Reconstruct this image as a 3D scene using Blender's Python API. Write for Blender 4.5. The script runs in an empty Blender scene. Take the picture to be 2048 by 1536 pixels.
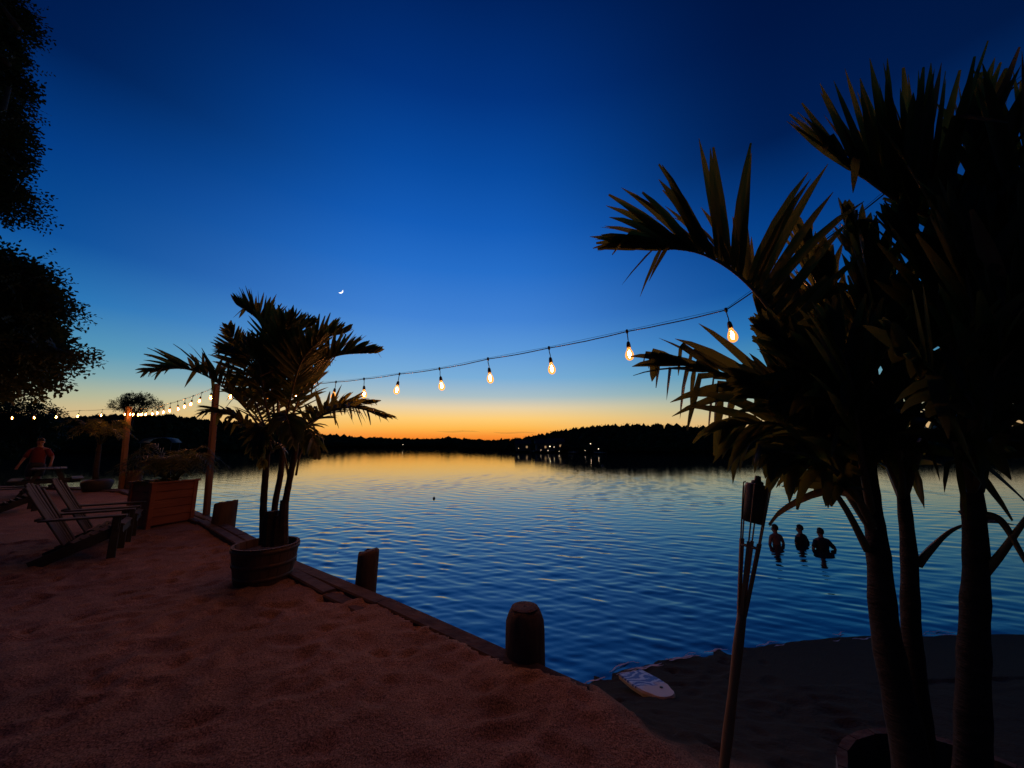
import bpy, math, random
import numpy as np
from mathutils import Vector, Matrix

R = math.radians
random.seed(7)
rng = np.random.default_rng(11)
SC = bpy.context.scene
COL = SC.collection

# ------------------------------------------------------------------ camera
EYE = 1.55
FPX = 740.0                     # focal length in pixels of the 2048 px wide photograph
PITCH = math.atan((889 - 768) / FPX)
cam = bpy.data.cameras.new('camera')
cam.sensor_width = 36.0
cam.lens = 36.0 * FPX / 2048
cam.clip_start = 0.05
cam.clip_end = 12000
camo = bpy.data.objects.new('camera', cam)
COL.objects.link(camo)
camo.location = (0, 0, EYE)
camo.rotation_euler = (math.pi / 2 + PITCH, 0, 0)
SC.camera = camo

# ------------------------------------------------------------------ dusk sky
def lin(c):
    c = c / 255.0
    return c / 12.92 if c <= 0.04045 else ((c + 0.055) / 1.055) ** 2.4
def srgb(r, g, b):
    return (lin(r), lin(g), lin(b), 1.0)

world = bpy.data.worlds.new('World')
SC.world = world
world.use_nodes = True
nt = world.node_tree
for n in list(nt.nodes):
    nt.nodes.remove(n)
def N(t, **kw):
    n = nt.nodes.new(t)
    for k, v in kw.items():
        setattr(n, k, v)
    return n
SUN_AZ = R(-9)                  # where the sun went down
SUN = Vector((math.sin(SUN_AZ), math.cos(SUN_AZ), 0.0)).normalized()
tc = N('ShaderNodeTexCoord')
nrm = N('ShaderNodeVectorMath', operation='NORMALIZE')
nt.links.new(tc.outputs['Generated'], nrm.inputs[0])
sep = N('ShaderNodeSeparateXYZ')
nt.links.new(nrm.outputs[0], sep.inputs[0])
def math_node(op, a, b=None, clamp=False):
    m = N('ShaderNodeMath', operation=op)
    m.use_clamp = clamp
    for i, v in enumerate((a, b)):
        if v is None:
            continue
        if isinstance(v, (int, float)):
            m.inputs[i].default_value = v
        else:
            nt.links.new(v, m.inputs[i])
    return m.outputs[0]
asin = math_node('ARCSINE', sep.outputs['Z'])
elev = math_node('MULTIPLY', asin, 1 / R(90), clamp=True)      # 0..1 for 0..90 degrees
def ramp(stops, fac):
    r = N('ShaderNodeValToRGB')
    r.color_ramp.interpolation = 'LINEAR'
    el = r.color_ramp.elements
    while len(el) > 1:
        el.remove(el[-1])
    el[0].position = stops[0][0] / 90.0
    el[0].color = stops[0][1]
    for d, c in stops[1:]:
        e = el.new(d / 90.0)
        e.color = c
    nt.links.new(fac, r.inputs[0])
    return r.outputs[0]
west = ramp([(0, srgb(236, 118, 40)), (1.2, srgb(250, 142, 48)), (2.4, srgb(255, 184, 78)), (3.9, srgb(255, 206, 118)),
             (5.5, srgb(234, 210, 166)), (7.3, srgb(172, 192, 198)), (10.2, srgb(122, 174, 216)), (14.5, srgb(92, 153, 217)),
             (19, srgb(66, 131, 212)), (26, srgb(38, 110, 200)), (32, srgb(20, 92, 184)), (39, srgb(8, 74, 160)), (47, srgb(2, 51, 126)),
             (56, srgb(0, 33, 92)), (70, srgb(0, 20, 62)), (90, srgb(0, 11, 40))], elev)
flank = ramp([(0, srgb(222, 160, 96)), (2, srgb(228, 188, 128)), (5, srgb(168, 180, 154)), (7, srgb(122, 166, 172)), (9.3, srgb(82, 150, 180)), (14.3, srgb(36, 114, 178)),
              (20, srgb(8, 78, 152)), (28, srgb(2, 58, 130)), (36, srgb(0, 30, 82)), (46, srgb(0, 22, 68)), (65, srgb(0, 13, 46)), (90, srgb(0, 9, 34))], elev)
east = ramp([(0, srgb(52, 52, 62)), (6, srgb(34, 42, 64)), (14, srgb(14, 28, 56)), (30, srgb(2, 16, 44)), (60, srgb(0, 10, 36)), (90, srgb(0, 9, 34))], elev)
dot = N('ShaderNodeVectorMath', operation='DOT_PRODUCT')
nt.links.new(nrm.outputs[0], dot.inputs[0])
dot.inputs[1].default_value = SUN
# angle from the point where the sun set
ang = math_node('ARCCOSINE', dot.outputs['Value'])
# horizontal bearing away from it: cosine of azimuth difference
hx = math_node('MULTIPLY', sep.outputs['X'], sep.outputs['X'])
hy = math_node('MULTIPLY', sep.outputs['Y'], sep.outputs['Y'])
hl = math_node('SQRT', math_node('ADD', math_node('ADD', hx, hy), 1e-5))
caz = math_node('DIVIDE', dot.outputs['Value'], hl)
def blend(lo, hi, a, b, smooth):
    mr = N('ShaderNodeMapRange', interpolation_type='SMOOTHSTEP' if smooth else 'LINEAR')
    nt.links.new(daz, mr.inputs[0])
    mr.inputs[1].default_value = R(lo)
    mr.inputs[2].default_value = R(hi)
    mix = N('ShaderNodeMixRGB')
    nt.links.new(mr.outputs[0], mix.inputs[0])
    nt.links.new(a, mix.inputs[1])
    nt.links.new(b, mix.inputs[2])
    return mix.outputs[0]
daz = math_node('ARCCOSINE', math_node('MULTIPLY', caz, 0.9999))
skycol = blend(40, 98, blend(6, 50, west, flank, True), east, True)
bg = N('ShaderNodeBackground')
bg.inputs[1].default_value = 1.0
nt.links.new(skycol, bg.inputs[0])
out = N('ShaderNodeOutputWorld')
nt.links.new(bg.outputs[0], out.inputs[0])

vs = SC.view_settings
vs.view_transform = 'Standard'
vs.look = 'None'
vs.gamma = 1.0
vs.use_curve_mapping = False
vs.exposure = 0.0
SC.render.engine = 'CYCLES'
SC.cycles.use_denoising = True
SC.cycles.max_bounces = 6
SC.cycles.diffuse_bounces = 2
SC.cycles.glossy_bounces = 3
SC.cycles.transparent_max_bounces = 8
SC.cycles.sample_clamp_indirect = 4.0

BULB_RADIANCE = 620.0

# ------------------------------------------------------------------ pixel -> place helpers (2048 x 1536 photograph)
CP, SP = math.cos(PITCH), math.sin(PITCH)
def ray(px, py):
    u, v = (px - 1024) / FPX, (768 - py) / FPX
    return Vector((u, CP - v * SP, SP + v * CP))
def at(px, py, Y):
    d = ray(px, py)
    return Vector((0, 0, EYE)) + d * (Y / d.y)
def on(px, py, z=0.0):
    d = ray(px, py)
    return Vector((0, 0, EYE)) + d * ((z - EYE) / d.z)
def project(p):
    q = Vector(p) - Vector((0, 0, EYE))
    f = q.y * CP + q.z * SP
    if f < 1e-3:
        return (1e6, 1e6)
    return (1024 + FPX * q.x / f, 768 - FPX * (-q.y * SP + q.z * CP) / f)
def size_at(px_len, Y):
    return px_len * Y / FPX

# ------------------------------------------------------------------ materials
MATS = {}
def material(name, color, rough=0.7, color2=None, scale=8.0, bump=0.0, bump_scale=None, stretch=(1, 1, 1), spec=0.3, metal=0.0,
             translucent=0.0, tcol=None, detail=5.0):
    m = bpy.data.materials.new(name)
    m.use_nodes = True
    t = m.node_tree
    b = t.nodes['Principled BSDF']
    b.inputs['Roughness'].default_value = rough
    b.inputs['Specular IOR Level'].default_value = spec
    b.inputs['Metallic'].default_value = metal
    b.inputs['Base Color'].default_value = (*color, 1)
    co = t.nodes.new('ShaderNodeTexCoord')
    mp = t.nodes.new('ShaderNodeMapping')
    mp.inputs['Scale'].default_value = stretch
    t.links.new(co.outputs['Object'], mp.inputs['Vector'])
    if color2 is not None:
        nz = t.nodes.new('ShaderNodeTexNoise')
        nz.inputs['Scale'].default_value = scale
        nz.inputs['Detail'].default_value = detail
        t.links.new(mp.outputs[0], nz.inputs['Vector'])
        rp = t.nodes.new('ShaderNodeValToRGB')
        rp.color_ramp.elements[0].position = 0.32
        rp.color_ramp.elements[0].color = (*color, 1)
        rp.color_ramp.elements[1].position = 0.68
        rp.color_ramp.elements[1].color = (*color2, 1)
        t.links.new(nz.outputs['Fac'], rp.inputs[0])
        t.links.new(rp.outputs[0], b.inputs['Base Color'])
    if bump:
        nb = t.nodes.new('ShaderNodeTexNoise')
        nb.inputs['Scale'].default_value = bump_scale or scale * 2
        nb.inputs['Detail'].default_value = 6
        t.links.new(mp.outputs[0], nb.inputs['Vector'])
        bp = t.nodes.new('ShaderNodeBump')
        bp.inputs['Strength'].default_value = bump
        bp.inputs['Distance'].default_value = 0.02
        t.links.new(nb.outputs['Fac'], bp.inputs['Height'])
        t.links.new(bp.outputs[0], b.inputs['Normal'])
    if translucent:
        tr = t.nodes.new('ShaderNodeBsdfTranslucent')
        tr.inputs[0].default_value = (*(tcol or color), 1)
        mx = t.nodes.new('ShaderNodeMixShader')
        mx.inputs[0].default_value = translucent
        t.links.new(b.outputs[0], mx.inputs[1])
        t.links.new(tr.outputs[0], mx.inputs[2])
        t.links.new(mx.outputs[0], t.nodes['Material Output'].inputs[0])
    MATS[name] = m
    return m

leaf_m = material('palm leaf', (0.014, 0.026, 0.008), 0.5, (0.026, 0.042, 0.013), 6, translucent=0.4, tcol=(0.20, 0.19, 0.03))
dry_m = material('dry palm leaf', (0.13, 0.085, 0.04), 0.7, (0.2, 0.13, 0.06), 9, translucent=0.25, tcol=(0.25, 0.15, 0.05))
rachis_m = material('palm rachis', (0.10, 0.085, 0.035), 0.5, (0.15, 0.10, 0.045), 12)
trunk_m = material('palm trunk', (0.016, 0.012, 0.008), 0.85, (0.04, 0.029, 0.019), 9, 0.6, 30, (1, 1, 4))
bark_m = material('bark', (0.05, 0.038, 0.028), 0.9, (0.09, 0.07, 0.05), 8, 0.6, 20)
foliage_m = material('tree foliage', (0.016, 0.028, 0.010), 0.7, (0.03, 0.045, 0.015), 2, translucent=0.25, tcol=(0.04, 0.055, 0.012))
forest_m = material('far woods', (0.03, 0.042, 0.018), 0.9, (0.05, 0.06, 0.025), 0.2, spec=0.0)
earth_m = material('far shore earth', (0.035, 0.034, 0.022), 0.95, (0.055, 0.05, 0.032), 0.3, spec=0.0)
timber_m = material('weathered timber', (0.045, 0.028, 0.019), 0.9, (0.1, 0.066, 0.045), 5, 0.7, 14, (1, 1, 1))
pile_m = material('dark pile wood', (0.05, 0.035, 0.025), 0.9, (0.1, 0.07, 0.048), 9, 0.7, 24, (1, 1, 0.25))
post_m = material('post wood', (0.12, 0.065, 0.032), 0.8, (0.2, 0.115, 0.06), 8, 0.4, 20, (1, 1, 0.15))
box_m = material('planter cedar', (0.15, 0.045, 0.018), 0.75, (0.22, 0.075, 0.03), 4, 0.4, 12, (0.3, 1, 2.5))
barrel_m = material('barrel oak', (0.042, 0.026, 0.018), 0.8, (0.08, 0.05, 0.033), 8, 0.5, 24, (1, 1, 0.2))
hoop_m = material('iron hoop', (0.05, 0.045, 0.042), 0.6, (0.1, 0.06, 0.04), 20, metal=0.5)
soil_m = material('potting soil', (0.012, 0.009, 0.006), 1.0, (0.025, 0.018, 0.012), 25, 0.8, 50)
pot_m = material('dark plastic pot', (0.03, 0.03, 0.03), 0.6)
chair_m = material('dark painted wood', (0.018, 0.021, 0.019), 0.75, (0.032, 0.035, 0.031), 6, 0.3, 16, (1, 1, 1))
slat_m = material('sun faded slat', (0.04, 0.037, 0.03), 0.85, (0.062, 0.058, 0.048), 6, 0.3, 16)
rubber_m = material('black rubber', (0.015, 0.015, 0.015), 0.5)
steel_m = material('galvanised wire', (0.18, 0.18, 0.18), 0.45, metal=0.6)
bamboo_m = material('bamboo', (0.22, 0.11, 0.05), 0.55, (0.32, 0.17, 0.08), 10, 0.3, 20, (1, 1, 0.15))
can_m = material('torch canister', (0.03, 0.02, 0.016), 0.5, (0.1, 0.06, 0.04), 18, metal=0.3)
skin_m = material('skin', (0.26, 0.14, 0.09), 0.6, (0.31, 0.17, 0.115), 6)
hair_m = material('dark hair', (0.02, 0.014, 0.01), 0.6, (0.035, 0.024, 0.017), 40)
shirt_m = material('red shirt', (0.12, 0.022, 0.024), 0.85, (0.15, 0.03, 0.03), 12)
navy_m = material('dark swim shirt', (0.02, 0.024, 0.04), 0.7)
short_m = material('dark shorts', (0.03, 0.03, 0.04), 0.85)
wall_m = material('house siding', (0.1, 0.095, 0.085), 0.9, (0.13, 0.12, 0.11), 1)
roof_m = material('house roof', (0.04, 0.037, 0.035), 0.9)
canopy_m = material('pale canvas', (0.3, 0.29, 0.26), 0.9, (0.38, 0.36, 0.32), 0.8, spec=0.05)
buoy_m = material('dark buoy', (0.04, 0.03, 0.03), 0.5)

def emitter(name, color, strength):
    m = bpy.data.materials.new(name)
    m.use_nodes = True
    t = m.node_tree
    t.nodes.remove(t.nodes['Principled BSDF'])
    e = t.nodes.new('ShaderNodeEmission')
    e.inputs[0].default_value = (*color, 1)
    e.inputs[1].default_value = strength
    t.links.new(e.outputs[0], t.nodes['Material Output'].inputs[0])
    return m
filament_m = emitter('hot filament', (1.0, 0.46, 0.14), BULB_RADIANCE)
lamp_m = emitter('distant lamp', (1.0, 0.72, 0.42), 5)
window_m = emitter('lit window', (1.0, 0.62, 0.3), 0.3)
moon_m = emitter('moonlit rock', (1.0, 0.97, 0.9), 2.0)
# glowing frosted-amber bulb glass: lets most light through, and glows itself
glass_m = bpy.data.materials.new('amber bulb glass')
glass_m.use_nodes = True
t = glass_m.node_tree
t.nodes.remove(t.nodes['Principled BSDF'])
tr = t.nodes.new('ShaderNodeBsdfTransparent')
tr.inputs[0].default_value = (0.95, 0.62, 0.32, 1)
em = t.nodes.new('ShaderNodeEmission')
em.inputs[0].default_value = (1.0, 0.36, 0.05, 1)
em.inputs[1].default_value = 0.75
ads = t.nodes.new('ShaderNodeAddShader')
t.links.new(tr.outputs[0], ads.inputs[0])
t.links.new(em.outputs[0], ads.inputs[1])
t.links.new(ads.outputs[0], t.nodes['Material Output'].inputs[0])

for m_ in (glass_m, lamp_m, window_m, moon_m):
    m_.cycles.emission_sampling = 'NONE'

# ------------------------------------------------------------------ mesh helpers
class MB:
    def __init__(s):
        s.v, s.f = [], []
    def add(s, vs_, fs):
        o = len(s.v)
        s.v += [tuple(p) for p in vs_]
        s.f += [tuple(i + o for i in q) for q in fs]
        return s
    def box(s, c, size, rot=None, taper=1.0):
        hx, hy, hz = (a / 2 for a in size)
        pts = []
        for z, k in ((-hz, 1.0), (hz, taper)):
            for x, y in ((-hx, -hy), (hx, -hy), (hx, hy), (-hx, hy)):
                p = Vector((x * k, y * k, z))
                if rot is not None:
                    p = rot @ p
                pts.append(Vector(c) + p)
        return s.add(pts, [(3, 2, 1, 0), (4, 5, 6, 7), (0, 1, 5, 4), (1, 2, 6, 5), (2, 3, 7, 6), (3, 0, 4, 7)])
    def beam(s, a, b, w, h, up=(0, 0, 1), bev=0.0):
        a, b = Vector(a), Vector(b)
        d = (b - a).normalized()
        sd = d.cross(Vector(up)).normalized()
        u = sd.cross(d).normalized()
        prof = [(-w / 2, -h / 2), (w / 2, -h / 2), (w / 2, h / 2), (-w / 2, h / 2)]
        if bev:
            e = bev
            prof = [(-w / 2 + e, -h / 2), (w / 2 - e, -h / 2), (w / 2, -h / 2 + e), (w / 2, h / 2 - e),
                    (w / 2 - e, h / 2), (-w / 2 + e, h / 2), (-w / 2, h / 2 - e), (-w / 2, -h / 2 + e)]
        n = len(prof)
        pts = [p + sd * x + u * y for p in (a, b) for x, y in prof]
        fs = [tuple(range(n))[::-1], tuple(range(n, 2 * n))]
        fs += [(i, (i + 1) % n, n + (i + 1) % n, n + i) for i in range(n)]
        return s.add(pts, fs)
    def tube(s, path, radii, n=8, caps=True):
        path = [Vector(p) for p in path]
        if not hasattr(radii, '__len__'):
            radii = [radii] * len(path)
        pts, fs = [], []
        ref = Vector((0.31, 0.17, 0.93))
        for i, p in enumerate(path):
            d = (path[min(i + 1, len(path) - 1)] - path[max(i - 1, 0)]).normalized()
            if abs(d.dot(ref)) > 0.97:
                ref = Vector((1, 0, 0))
            a = d.cross(ref).normalized()
            b = d.cross(a).normalized()
            for k in range(n):
                th = 2 * math.pi * k / n
                pts.append(p + (a * math.cos(th) + b * math.sin(th)) * radii[i])
        for i in range(len(path) - 1):
            for k in range(n):
                fs.append((i * n + k, i * n + (k + 1) % n, (i + 1) * n + (k + 1) % n, (i + 1) * n + k))
        if caps:
            fs.append(tuple(range(n))[::-1])
            fs.append(tuple((len(path) - 1) * n + k for k in range(n)))
        return s.add(pts, fs)
    def lathe(s, prof, n=24, c=(0, 0, 0), rot=None, closed=True, jitter=0.0):
        pts, fs = [], []
        c = Vector(c)
        for r, z in prof:
            for k in range(n):
                th = 2 * math.pi * k / n
                q = Vector((r * math.cos(th), r * math.sin(th), z))
                if jitter:
                    q *= 1 + random.uniform(-jitter, jitter)
                if rot is not None:
                    q = rot @ q
                pts.append(c + q)
        m = len(prof)
        for i in range(m - 1):
            for k in range(n):
                fs.append((i * n + k, i * n + (k + 1) % n, (i + 1) * n + (k + 1) % n, (i + 1) * n + k))
        if closed:
            fs.append(tuple(range(n))[::-1])
            fs.append(tuple((m - 1) * n + k for k in range(n)))
        return s.add(pts, fs)
    def mesh(s, name, mat, smooth=False):
        me = bpy.data.meshes.new(name)
        me.from_pydata(s.v, [], s.f)
        me.materials.append(mat)
        if smooth:
            me.shade_smooth()
        me.update()
        return me
    def build(s, name, mat, parent=None, smooth=False, origin=None):
        if origin is not None:
            o = Vector(origin)
            s.v = [tuple(Vector(p) - o) for p in s.v]
        ob = bpy.data.objects.new(name, s.mesh(name, mat, smooth))
        COL.objects.link(ob)
        if parent is not None:
            ob.parent = parent
        if origin is not None:
            ob.location = origin
        return ob

def tag(o, label=None, cat=None, group=None, kind=None):
    for k, v in (('label', label), ('category', cat), ('group', group), ('kind', kind)):
        if v:
            o[k] = v
    return o
def thing(name, loc, label, cat, group=None, rz=0.0):
    o = bpy.data.objects.new(name, None)
    o.empty_display_size = 0.1
    COL.objects.link(o)
    o.location = loc
    o.rotation_euler = (0, 0, rz)
    tag(o, label, cat, group)
    return o
def link_mesh(name, me, parent=None, loc=(0, 0, 0), rot=None):
    o = bpy.data.objects.new(name, me)
    COL.objects.link(o)
    if parent is not None:
        o.parent = parent
    o.location = loc
    if rot is not None:
        o.rotation_euler = rot
    return o
def np_mesh(name, V, F, mat, smooth=True):
    me = bpy.data.meshes.new(name)
    V = np.asarray(V, dtype=np.float32)
    F = np.asarray(F, dtype=np.int32)
    k = F.shape[1]
    me.vertices.add(len(V))
    me.vertices.foreach_set('co', V.ravel())
    me.loops.add(F.size)
    me.loops.foreach_set('vertex_index', F.ravel())
    me.polygons.add(len(F))
    me.polygons.foreach_set('loop_start', np.arange(0, F.size, k, dtype=np.int32))
    me.polygons.foreach_set('loop_total', np.full(len(F), k, dtype=np.int32))
    me.polygons.foreach_set('use_smooth', np.full(len(F), smooth, dtype=bool))
    me.materials.append(mat)
    me.update(calc_edges=True)
    return me
def smoothstep(x):
    x = np.clip(x, 0, 1)
    return x * x * (3 - 2 * x)
_perm = rng.random((256, 256))
def vnoise(x, y):
    xi, yi = np.floor(x).astype(int), np.floor(y).astype(int)
    fx, fy = smoothstep(x - xi), smoothstep(y - yi)
    g = lambda a, b: _perm[a % 256, b % 256]
    return (g(xi, yi) * (1 - fx) + g(xi + 1, yi) * fx) * (1 - fy) + (g(xi, yi + 1) * (1 - fx) + g(xi + 1, yi + 1) * fx) * fy

# ------------------------------------------------------------------ the ground: sand bank, beach, lake bed
WATER = -1.1
BK = [(-60.0, 20.0), (-26.0, 14.8)] + [(p.x, p.y) for p in (on(236, 980), on(330, 1012), on(400, 1040), on(470, 1078), on(590, 1148), on(830, 1255), on(1090, 1352))]
BK.append((BK[-1][0] + 0.35, BK[-1][1] - 0.24))
bkx = np.array([p[0] for p in BK])
bky = np.array([p[1] for p in BK])
ex0, ey0 = BK[-2]
edge_x = np.array([ex0, ex0 + 0.35, 1.0, 1.6, 2.4, 4, 9, 60])
edge_y = np.array([ey0, ey0 - 0.24, 1.72, 1.15, 0.7, 0.4, 0.2, 0.0])
wl = [on(px, py, WATER) for px, py in ((1165, 1368), (1250, 1338), (1350, 1318), (1450, 1300), (1600, 1282), (1730, 1272), (2048, 1268))]
wx = np.array([0.2] + [p.x for p in wl] + [20, 60])
wy = np.array([wl[0].y - 0.25] + [p.y for p in wl] + [6.2, 8])
dents = [(rng.uniform(-8, 3), rng.uniform(0.5, 7), rng.uniform(0.04, 0.11), rng.uniform(0.006, 0.02), rng.uniform(0, 3.14)) for _ in range(1500)]
def ground_base(x, y):
    x, y = np.asarray(x, float), np.asarray(y, float)
    yb = np.interp(x, bkx, bky)
    bank = np.where(y < yb + 0.05, 0.0, -1.9)
    ye = np.interp(x, edge_x, edge_y)
    yw = np.interp(x, wx, wy)
    tt = (y - ye) / np.maximum(yw - ye, 0.3)
    h = np.where(tt < 1, -abs(WATER) * (0.45 * smoothstep(tt) + 0.55 * np.clip(tt, 0, 1) ** 1.1), WATER - 0.22 * (y - yw))
    h = np.where(tt < 0, 0.0, h)
    h = np.maximum(h, -2.6)
    w = smoothstep((x - ex0 - 0.02) / 0.3)
    return bank * (1 - w) + h * w
def ground_noise(x, y):
    mound = 0.03 * np.exp(-(((x - ex0 - 0.05) / 0.32) ** 2 + ((y - ey0 + 0.06) / 0.24) ** 2))
    n = (vnoise(x * 0.7 + 31, y * 0.7 + 12) - 0.5) * 0.07
    n += (vnoise(x * 2.3 + 5, y * 2.3 + 44) - 0.5) * 0.022
    n += (vnoise(x * 6.1 + 9, y * 6.1 + 3) - 0.5) * 0.016
    n += (vnoise(x * 11.0 + 2, y * 11.0 + 7) - 0.5) * 0.015 + mound
    return n
def ground_z(x, y):
    return float(ground_base(np.array([x]), np.array([y]))[0])
def axis(segs):
    a = []
    for lo, hi, st in segs:
        a += list(np.arange(lo, hi, st))
    return np.array(a + [segs[-1][1]])
gx = axis([(-60, -16, 1.0), (-16, -8, 0.09), (-8, 4.5, 0.032), (4.5, 9, 0.09), (9, 60, 1.5)])
gy = axis([(-20, 0.2, 0.6), (0.2, 7.2, 0.032), (7.2, 15, 0.09), (15, 40, 1.2)])
GX, GY = np.meshgrid(gx, gy)
GB = ground_base(GX, GY)
GZ = GB + ground_noise(GX, GY) * np.where(GB < -0.85, 0.2, 1.0)
for (dx, dy, dr, dd, da) in dents:                     # footprints
    i0, i1 = np.searchsorted(gx, dx - 0.4), np.searchsorted(gx, dx + 0.4)
    j0, j1 = np.searchsorted(gy, dy - 0.4), np.searchsorted(gy, dy + 0.4)
    X, Y = GX[j0:j1, i0:i1] - dx, GY[j0:j1, i0:i1] - dy
    c, s_ = math.cos(da), math.sin(da)
    q = ((X * c + Y * s_) / (dr * 1.7)) ** 2 + ((-X * s_ + Y * c) / (dr * 0.9)) ** 2
    GZ[j0:j1, i0:i1] += 0.9 * dd * (-1.3 * np.exp(-q * 1.2) + 0.55 * np.exp(-((np.sqrt(q) - 1.35) / 0.35) ** 2))
ny, nx = GX.shape
idx = np.arange(nx * ny).reshape(ny, nx)
F = np.stack([idx[:-1, :-1], idx[:-1, 1:], idx[1:, 1:], idx[1:, :-1]], -1).reshape(-1, 4)
sand_m = bpy.data.materials.new('sand')
sand_m.use_nodes = True
t = sand_m.node_tree
b = t.nodes['Principled BSDF']
b.inputs['Specular IOR Level'].default_value = 0.15
geo = t.nodes.new('ShaderNodeNewGeometry')
sp = t.nodes.new('ShaderNodeSeparateXYZ')
t.links.new(geo.outputs['Position'], sp.inputs[0])
n1 = t.nodes.new('ShaderNodeTexNoise')
n1.inputs['Scale'].default_value = 2.2
n1.inputs['Detail'].default_value = 8
t.links.new(geo.outputs['Position'], n1.inputs['Vector'])
r1 = t.nodes.new('ShaderNodeValToRGB')
r1.color_ramp.elements[0].position = 0.3
r1.color_ramp.elements[0].color = (0.165, 0.096, 0.058, 1)
r1.color_ramp.elements[1].position = 0.7
r1.color_ramp.elements[1].color = (0.25, 0.15, 0.094, 1)
t.links.new(n1.outputs['Fac'], r1.inputs[0])
n2 = t.nodes.new('ShaderNodeTexNoise')
n2.inputs['Scale'].default_value = 130
n2.inputs['Detail'].default_value = 2
t.links.new(geo.outputs['Position'], n2.inputs['Vector'])
mg = t.nodes.new('ShaderNodeMixRGB')
mg.blend_type = 'OVERLAY'
mg.inputs[0].default_value = 0.85
t.links.new(r1.outputs[0], mg.inputs[1])
gr = t.nodes.new('ShaderNodeMapRange')
gr.inputs[1].default_value = 0.28
gr.inputs[2].default_value = 0.72
t.links.new(n2.outputs['Fac'], gr.inputs[0])
t.links.new(gr.outputs[0], mg.inputs[2])
wet = t.nodes.new('ShaderNodeMapRange')                # the beach below the bank is damp, darker sand
wet.inputs[1].default_value = 0.0
wet.inputs[2].default_value = -0.28
wet.interpolation_type = 'SMOOTHSTEP'
t.links.new(sp.outputs['Z'], wet.inputs[0])
mw = t.nodes.new('ShaderNodeMixRGB')
mw.inputs[2].default_value = (0.034, 0.028, 0.018, 1)
t.links.new(wet.outputs[0], mw.inputs[0])
t.links.new(mg.outputs[0], mw.inputs[1])
t.links.new(mw.outputs[0], b.inputs['Base Color'])
b.inputs['Roughness'].default_value = 0.95
bp = t.nodes.new('ShaderNodeBump')
bp.inputs['Strength'].default_value = 0.9
bp.inputs['Distance'].default_value = 0.012
n3 = t.nodes.new('ShaderNodeTexNoise')
n3.inputs['Scale'].default_value = 45
n3.inputs['Detail'].default_value = 8
t.links.new(geo.outputs['Position'], n3.inputs['Vector'])
t.links.new(n3.outputs['Fac'], bp.inputs['Height'])
t.links.new(bp.outputs[0], b.inputs['Normal'])
sand = link_mesh('sand', np_mesh('sand', np.stack([GX, GY, GZ], -1).reshape(-1, 3), F, sand_m))
tag(sand, kind='structure')

# ------------------------------------------------------------------ the lake
water_m = bpy.data.materials.new('lake water')
water_m.use_nodes = True
t = water_m.node_tree
b = t.nodes['Principled BSDF']
b.inputs['Base Color'].default_value = (0.004, 0.012, 0.02, 1)
b.inputs['Roughness'].default_value = 0.03
b.inputs['IOR'].default_value = 2.3
b.inputs['Specular IOR Level'].default_value = 0.5
geo = t.nodes.new('ShaderNodeNewGeometry')
mp1 = t.nodes.new('ShaderNodeMapping')
mp1.inputs['Scale'].default_value = (1.0, 2.2, 1)
mp1.inputs['Rotation'].default_value = (0, 0, R(12))
t.links.new(geo.outputs['Position'], mp1.inputs['Vector'])
w1 = t.nodes.new('ShaderNodeTexNoise')
w1.inputs['Scale'].default_value = 3.0
w1.inputs['Detail'].default_value = 5
w1.inputs['Distortion'].default_value = 0.4
t.links.new(mp1.outputs[0], w1.inputs['Vector'])
bp = t.nodes.new('ShaderNodeBump')
bp.inputs['Strength'].default_value = 0.5
bp.inputs['Distance'].default_value = 0.005
t.links.new(w1.outputs['Fac'], bp.inputs['Height'])
t.links.new(bp.outputs[0], b.inputs['Normal'])
# one sheet: rings that widen with distance, real ripples where they can be told apart
rr = np.concatenate([np.exp(np.linspace(math.log(1.6), math.log(80), 860)), np.exp(np.linspace(math.log(82), math.log(6000), 40))])
aa = np.radians(np.concatenate([np.linspace(-84, -62, 24)[:-1], np.linspace(-62, 62, 640), np.linspace(62, 84, 24)[1:]]))
AA, RR = np.meshgrid(aa, rr)
WXX, WYY = RR * np.sin(AA), RR * np.cos(AA)
H = np.zeros_like(WXX)
wr = np.random.default_rng(5)
for k in range(64):
    wl_ = 0.12 * (7.5 ** (k / 63.0))                    # 0.12 .. 0.9 m
    th = R(96) + wr.normal(0, R(24)) if k % 3 else R(62) + wr.normal(0, R(14))
    kx, ky = 2 * math.pi / wl_ * math.cos(th), 2 * math.pi / wl_ * math.sin(th)
    amp = 0.00096 * (wl_ / 0.4) ** 0.42 * wr.uniform(0.5, 1.1)
    fade = smoothstep((wl_ / (0.0075 * RR) - 1.8) / 2.0)
    env = 0.55 + 0.7 * vnoise(WXX * 0.35 + k * 3.1, WYY * 0.3 + k * 7.7)
    H += amp * fade * env * np.sin(kx * WXX + ky * WYY + wr.uniform(0, 6.28))
calm = (smoothstep((RR - 4.0) / 8.0) * 0.5 + 0.5) * (0.35 + 1.15 * smoothstep(vnoise(WXX * 0.16 + 3, WYY * 0.11 + 8) * 0.65 + vnoise(WXX * 0.45 + 13, WYY * 0.3 + 2) * 0.35))
H *= calm * (1 - smoothstep((RR - 50) / 28))
WZ = WATER + H
n_r, n_a = WXX.shape
idx = np.arange(n_r * n_a).reshape(n_r, n_a)
F = np.stack([idx[:-1, :-1], idx[:-1, 1:], idx[1:, 1:], idx[1:, :-1]], -1).reshape(-1, 4)[:, ::-1]
lake = link_mesh('water', np_mesh('water', np.stack([WXX, WYY, WZ], -1).reshape(-1, 3), F, water_m))
tag(lake, kind='structure')

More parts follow.
